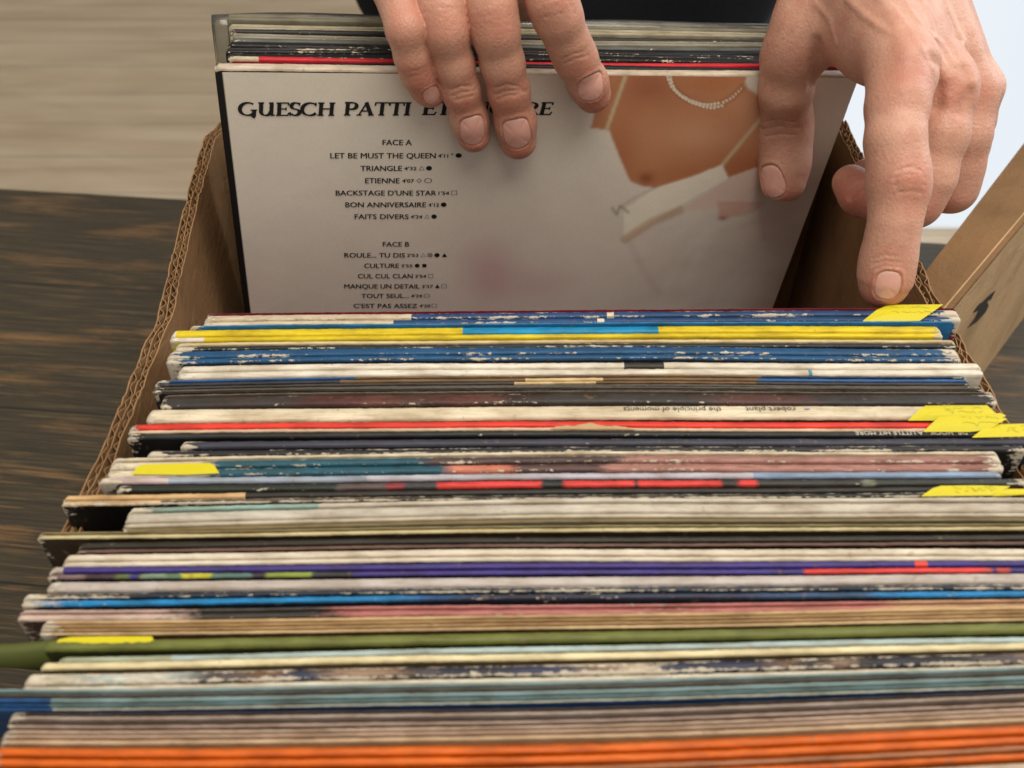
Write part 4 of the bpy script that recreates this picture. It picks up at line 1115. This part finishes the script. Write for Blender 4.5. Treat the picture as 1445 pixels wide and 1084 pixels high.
def mesh_hand(hand, lo, hi, h):
    lo, hi = np.asarray(lo, float), np.asarray(hi, float)
    # coarse pass finds the cells near the skin, the fine grid is only evaluated there
    B = 8; nb = np.ceil((hi - lo) / (h * B)).astype(int); n = nb * B + 1
    gc = [lo[i] + (np.arange(nb[i]) + .5) * h * B for i in range(3)]
    G_ = np.stack(np.meshgrid(*gc, indexing='ij'), -1).reshape(-1, 3)
    dc = np.concatenate([hand.ev(G_[i:i + 200000]) for i in range(0, len(G_), 200000)]).reshape(nb)
    d = np.full(n, 1.0, np.float32); d[:] = 1.0
    up_ = np.repeat(np.repeat(np.repeat(dc, B, 0), B, 1), B, 2)
    d[:n[0] - 1, :n[1] - 1, :n[2] - 1] = np.where(up_ < 0, -1.0, 1.0)
    act = np.argwhere(np.abs(dc) < h * B * 1.15)
    loc = np.stack(np.meshgrid(*[np.arange(B + 1)] * 3, indexing='ij'), -1).reshape(-1, 3)
    for i in range(0, len(act), 300):
        blk = act[i:i + 300]
        ijk = (blk[:, None, :] * B + loc[None]).reshape(-1, 3)
        dd = hand.ev(lo + ijk * h, True)
        d[ijk[:, 0], ijk[:, 1], ijk[:, 2]] = dd
    V, F = surface_nets(d, lo, h)
    # light smoothing removes the grid's facets
    e = np.concatenate([F[:, [0, 1]], F[:, [1, 2]], F[:, [2, 3]], F[:, [3, 0]]])
    for it in range(3):
        acc = np.zeros_like(V); cn = np.zeros(len(V))
        np.add.at(acc, e[:, 0], V[e[:, 1]]); np.add.at(cn, e[:, 0], 1)
        np.add.at(acc, e[:, 1], V[e[:, 0]]); np.add.at(cn, e[:, 1], 1)
        V = V * .5 + .5 * acc / np.maximum(cn, 1)[:, None]
    tn = np.zeros(len(V))
    for c, r, a in hand.tints: tn += a * np.exp(-((V - c) ** 2).sum(1) / r ** 2)
    cr = np.zeros(len(V))
    for a, b, w, am in hand.ltints:
        m = (np.abs(V - (a + b) / 2).max(1) < np.abs(b - a).max() / 2 + 3 * w)
        cr[m] = np.maximum(cr[m], am * np.exp(-(cap_d(V[m], a, b, 0, 0) / w) ** 2))
    return V, F, np.clip(np.clip(tn, -1, 1) - cr * 1.2, -1, 1)

# ---- hand at the left of the picture: four fingers over the top of the held stack, thumb behind it
def tipd(u, v, hw):
    D = face_depth(u, v); return D - .0012 - hw * D / FPX * 1.02
HL = Hand()
t_m, t_r, t_i, t_p = tipd(731, 203, 26), tipd(669, 196, 23), tipd(836, 137, 26), tipd(606, 128, 22)
fz = lambda u, v, hw, gap: face_depth(u, v) - gap - hw * face_depth(u, v) / FPX
WR = (655, -330, .440, 90)
for nd, hw0 in (((735, -105, .393, 44), 50), ((668, -115, .395, 44), 50), ((600, -100, .398, 42), 48), ((535, -72, .405, 37), 44)):
    HL.seg(HL.palm, (WR[0] + (nd[0] - 640) * .35, WR[1], WR[2], hw0), nd)
HL.seg(HL.palm, (660, -260, .445, 80), (640, -120, .420, 55))
def lchain(up_nodes, low_nodes):
    return HL.chain([(u, v, d, hw * .935) for u, v, d, hw in up_nodes] + [(u, v, fz(u, v, hw, g), hw * (.932 if v < 165 else .965)) for u, v, hw, g in low_nodes])
f_mid = lchain([(668, -115, .395, 41), (682, -45, .390, 37), (694, 10, .394, 36)], [(699, 44, 35, .006), (709, 90, 31.5, .006), (717, 126, 30.5, .0045), (727, 172, 29, .002), (731, 198, 27.5, .001)])
f_rin = lchain([(600, -100, .398, 40), (614, -40, .392, 36), (624, 12, .394, 34)], [(630, 46, 32.5, .005), (641, 92, 28.5, .0055), (650, 126, 27.5, .0045), (662, 168, 26, .002), (668, 191, 24.5, .001)])
f_ind = lchain([(735, -105, .393, 42), (760, -45, .390, 38), (778, 0, .395, 36)], [(788, 26, 35, .006), (802, 60, 31, .0055), (812, 82, 31, .004), (829, 116, 29, .0015), (837, 134, 27, .001)])
f_pin = lchain([(535, -72, .405, 36), (552, -22, .396, 31), (566, 12, .396, 29.5)], [(573, 42, 28.5, .005), (583, 80, 26.5, .005), (591, 104, 25.5, .004), (603, 124, 23.5, .0015), (608, 130, 21.5, .001)])
f_thu = HL.chain([(690, -230, .445, 60), (728, -110, .458, 46), (742, -30, .478, 38), (747, 5, .495, 34), (748, 30, .508, 30)])
# knuckles, creases and pads
for (u, v, r, a) in ((697, 30, 26, .7), (627, 30, 24, .7), (783, 10, 24, .6), (568, 18, 20, .6)): HL.line([(u - 8, v), (u + 8, v)], r, a)
for px in ([(698, 124), (714, 118), (732, 122), (742, 130)], [(698, 135), (712, 129), (728, 128), (744, 129)], [(702, 141), (716, 135), (732, 134)]): HL.line(px, 1.9, -.6)
for px in ([(634, 128), (650, 121), (668, 121)], [(636, 137), (652, 131), (672, 127)], [(640, 142), (656, 138), (670, 135)]): HL.line(px, 1.9, -.5)
for px in ([(668, 14), (690, 8), (712, 12)], [(666, 26), (690, 21), (716, 24)], [(668, 38), (692, 35), (718, 36)], [(600, 18), (622, 11), (642, 14)], [(600, 30), (622, 25), (646, 26)], [(602, 42), (624, 38), (648, 36)]): HL.line(px, 2.0, -.36)
for px in ([(762, 6), (782, -2), (802, 2)], [(764, 14), (786, 8), (808, 10)], [(770, 24), (790, 19), (812, 18)]): HL.line(px, 2.0, -.4)
for px in ([(792, 84), (808, 76), (826, 72)], [(796, 90), (812, 83), (830, 78)]): HL.line(px, 1.8, -.45)
for px in ([(566, 108), (582, 101), (596, 98)], [(570, 114), (584, 108), (598, 104)]): HL.line(px, 1.8, -.3)
for (u, v, r, a) in ((718, 150, 30, .55), (656, 150, 26, .5), (732, 215, 24, .75), (669, 208, 22, .7), (838, 150, 24, .75), (818, 100, 26, .55), (606, 140, 22, .7), (590, 110, 24, .6),
                     (697, 30, 28, .45), (627, 30, 26, .45), (566, 20, 26, .4), (784, 8, 26, .4)): HL.tint(u, v, r * 1.15, a * 1.05)
nl = [Nail(HL, 730, 192, 5, 30, 39, 41), Nail(HL, 668, 188, 6, 28, 36, 38), Nail(HL, 835, 125, 6, 26, 37, 38), Nail(HL, 610, 136, 8, 16, 25, 24)]

# ---- hand at the right: thumb on the cover, index finger pointing down on the first spine, the rest folded back
HR = Hand()
t_t = face_depth(1104, 262) - .0010 - 31 * face_depth(1104, 262) / FPX * 1.0
WRI = [(1180, -110, .425, 44), (1212, -112, .412, 46), (1250, -112, .415, 46), (1288, -105, .428, 38)]
MCP = [(1274, 96, .384, 41), (1334, 122, .408, 37), (1370, 130, .428, 32), (1387, 124, .446, 23)]
for a, b in zip(WRI, MCP): HR.seg(HR.palm, a, b)
HR.seg(HR.palm, (1205, -60, .424, 62), (1250, 60, .410, 56))
HR.seg(HR.palm, (1250, -60, .424, 60), (1330, 80, .432, 46))
HR.seg(HR.palm, (1150, -40, .432, 42), (1130, 58, .440, 37))      # thumb metacarpal
HR.seg(HR.palm, (1165, 30, .436, 44), (1252, 72, .402, 46))       # web
HR.kpalm = .011
HR.chain([MCP[0], (1266, 150, .377, 40.5), (1263, 200, .374, 38.5), (1268, 244, .375, 39.5), (1268, 270, .377, 38.5), (1263, 312, .379, 33), (1257, 346, .383, 33.5), (1252, 372, .3865, 35), (1249, 396, .389, 33), (1247, 404, .390, 28)], .005, .012)
HR.chain([MCP[1], (1326, 190, .408, 36), (1308, 250, .414, 36), (1292, 284, .420, 34), (1250, 284, .436, 30), (1216, 274, .446, 28), (1200, 258, .452, 25)], .006, .010)
HR.chain([MCP[2], (1360, 190, .432, 34), (1352, 235, .440, 32), (1344, 266, .446, 31), (1300, 270, .462, 28), (1250, 258, .474, 25), (1222, 246, .478, 22)], .006, .009)
HR.chain([MCP[3], (1376, 170, .455, 24), (1368, 205, .466, 24), (1362, 225, .474, 23), (1310, 235, .49, 21)], .006, .009)
HR.chain([(1136, 40, .440, 40), (1116, 84, .450, 38.5), (1109, 125, .461, 35), (1106, 165, t_t - .013, 36.5), (1106, 190, t_t - .007, 37), (1107, 228, t_t - .0025, 33.5), (1105, 258, t_t, 31)], .006, .012)
# tendons, veins and knuckles on the back of the hand
HR.line([(1281, 74), (1285, 96), (1284, 116)], 24, 1.5)
HR.line([(1330, 118), (1335, 136)], 17, 1.3); HR.line([(1374, 122), (1376, 138)], 15, 1.2)
HR.line([(1236, -20), (1262, 30), (1280, 80)], 10, 1.2)
HR.line([(1290, -20), (1318, 50), (1334, 110)], 9, 1.5); HR.line([(1330, 0), (1356, 60), (1370, 116)], 8, 1.3)
HR.line([(1196, 0), (1222, 24), (1254, 46), (1300, 70), (1316, 96)], 5, .85); HR.line([(1240, 0), (1262, 14), (1282, 40), (1292, 64)], 4.5, .75); HR.line([(1276, 0), (1300, 36), (1330, 62), (1346, 90)], 4.5, .7); HR.line([(1150, 4), (1172, 30), (1180, 62)], 5, .5)
HR.line([(1314, 84), (1326, 120), (1322, 150)], 11, -1.5); HR.line([(1362, 100), (1366, 130), (1356, 160)], 8, -1.3)
HR.line([(1152, 62), (1150, 92), (1148, 118), (1160, 136)], 9, -2.4)
HR.line([(1220, 259), (1210, 265), (1199, 278)], 5, -1.5)      # fold beside the thumb
for px in ([(1150, 96), (1160, 112), (1158, 128)], [(1160, 100), (1168, 118), (1166, 132)], [(1142, 84), (1152, 100), (1150, 122)], [(1172, 108), (1178, 122), (1176, 134)]): HR.line(px, 2.4, -.55)
for px in ([(1266, 242), (1284, 236), (1300, 242)], [(1262, 252), (1282, 246), (1304, 252)], [(1264, 262), (1284, 258), (1304, 262)], [(1268, 272), (1286, 270), (1300, 272)]): HR.line(px, 2.0, -.5)
HR.line([(1276, 254), (1294, 256)], 17, .8)
for px in ([(1232, 366), (1250, 361), (1270, 363)], [(1230, 374), (1250, 369), (1272, 371)], [(1236, 381), (1252, 377), (1268, 378)]): HR.line(px, 1.8, -.45)
for px in ([(1076, 172), (1098, 168), (1124, 172)], [(1074, 182), (1098, 178), (1128, 180)], [(1078, 192), (1100, 189), (1124, 190)]): HR.line(px, 1.9, -.45)
for px in ([(1262, 108), (1282, 102), (1300, 108)], [(1262, 122), (1284, 117), (1302, 121)]): HR.line(px, 2.6, -.2)
for (u, v, r, a) in ((1284, 100, 34, .45), (1340, 126, 26, .5), (1384, 132, 22, .5), (1286, 256, 34, .55), (1250, 418, 30, .8), (1254, 372, 26, .4), (1104, 280, 30, .6), (1100, 182, 34, .25), (1340, 290, 26, .5), (1310, 300, 20, .6),
                     (1200, 280, 50, .8), (1156, 120, 20, .5), (1210, 20, 60, -.10)): HR.tint(u, v, r * 1.15, a * 1.05)
nr = [Nail(HR, 1253, 404, -3, 26, 35, 42), Nail(HR, 1088, 257, 3, 30, 30, 48)]

VL, FL_, TL = mesh_hand(HL, (-.19, .27, .255), (.09, .56, .57), .00055)
VR, FR_, TR_ = mesh_hand(HR, (.095, .24, .275), (.275, .52, .54), .00055)
body_V = [VL, VR]; body_F = [FL_, FR_ + len(VL)]; body_T = [TL, TR_]

# coarse body: forearms, upper arms, torso (seen only as a dark shape at the top)
class Prims:
    def __init__(s, pr_, k): s.p = pr_; s.k = k
    def ev(s, p, detail=False):
        d = np.full(len(p), 1.0)
        for a, b, ra, rb in s.p: d = smin(d, cap_d(p, np.array(a, float), np.array(b, float), ra, rb), s.k)
        return d
    def mesh(s, h):
        A_ = np.array([np.minimum(a, b) - max(ra, rb) - .02 for a, b, ra, rb in [(np.array(x[0]), np.array(x[1]), x[2], x[3]) for x in s.p]]).min(0)
        B_ = np.array([np.maximum(a, b) + max(ra, rb) + .02 for a, b, ra, rb in [(np.array(x[0]), np.array(x[1]), x[2], x[3]) for x in s.p]]).max(0)
        n = np.ceil((B_ - A_) / h).astype(int) + 1
        G_ = np.stack(np.meshgrid(*[A_[i] + np.arange(n[i]) * h for i in range(3)], indexing='ij'), -1).reshape(-1, 3)
        return surface_nets(s.ev(G_).reshape(n), A_, h)

wl = P(655, -330, .440); wr_ = P(1235, -112, .420)
SHL, SHR = np.array([-.14, 1.06, .80]), np.array([.26, 1.06, .80])
ELL, ELR = np.array([-.22, .88, .62]), np.array([.36, .86, .62])
arms = Prims([(wl, ELL, .029, .043), (ELL, SHL, .043, .052), (wr_ + np.array([0, .012, .012]), ELR, .027, .043), (ELR, SHR, .043, .052),
              ((.06, 1.10, .20), (.06, 1.08, .78), .11, .12), ((.06, 1.08, .86), (.06, 1.06, .98), .055, .055), ((.06, 1.05, 1.09), (.06, 1.03, 1.15), .078, .085)], .02)
Va, Fa = arms.mesh(.006)
o_ = sum(len(v) for v in body_V); body_V.append(Va); body_F.append(Fa + o_); body_T.append(np.zeros(len(Va)))
person = np_mesh('person', np.concatenate(body_V), np.concatenate(body_F), M_SKIN, None, True)
tag(person, 'person in black shirt behind the table, flipping through the records with both hands', 'person')
at = person.data.attributes.new('tint', 'FLOAT', 'POINT'); at.data.foreach_set('value', np.concatenate(body_T).astype(np.float32))
for n_ in nl + nr: n_.mesh(person, M_NAIL)
sh = Prims([((-.04, 1.06, .20), (-.06, 1.06, .74), .145, .13), ((.16, 1.06, .20), (.18, 1.06, .74), .145, .13), ((.06, 1.05, .12), (.06, 1.06, .70), .16, .14),
            (SHL, ELL + (SHL - ELL) * .25, .078, .070), (SHR, ELR + (SHR - ELR) * .25, .078, .070), ((-.1, 1.06, .82), (.22, 1.06, .82), .07, .07)], .05)
Vs, Fs_ = sh.mesh(.008)
fold = np.array([mnoise.noise(Vector((p[0] * 9, p[1] * 9, p[2] * 16))) for p in Vs]) * .008
Vs = Vs + np.stack([fold * 0, -fold, fold * 0], 1)
np_mesh('shirt', Vs, Fs_, M_SHIRT, person, True)
je = Prims([((-.04, 1.07, .06), (-.05, 1.06, -.70), .115, .075), ((.17, 1.07, .06), (.18, 1.06, -.70), .115, .075), ((-.03, 1.07, .12), (.16, 1.07, .12), .14, .14)], .04)
Vj, Fj = je.mesh(.009); np_mesh('jeans', Vj, Fj, M_DENIM, person, True)
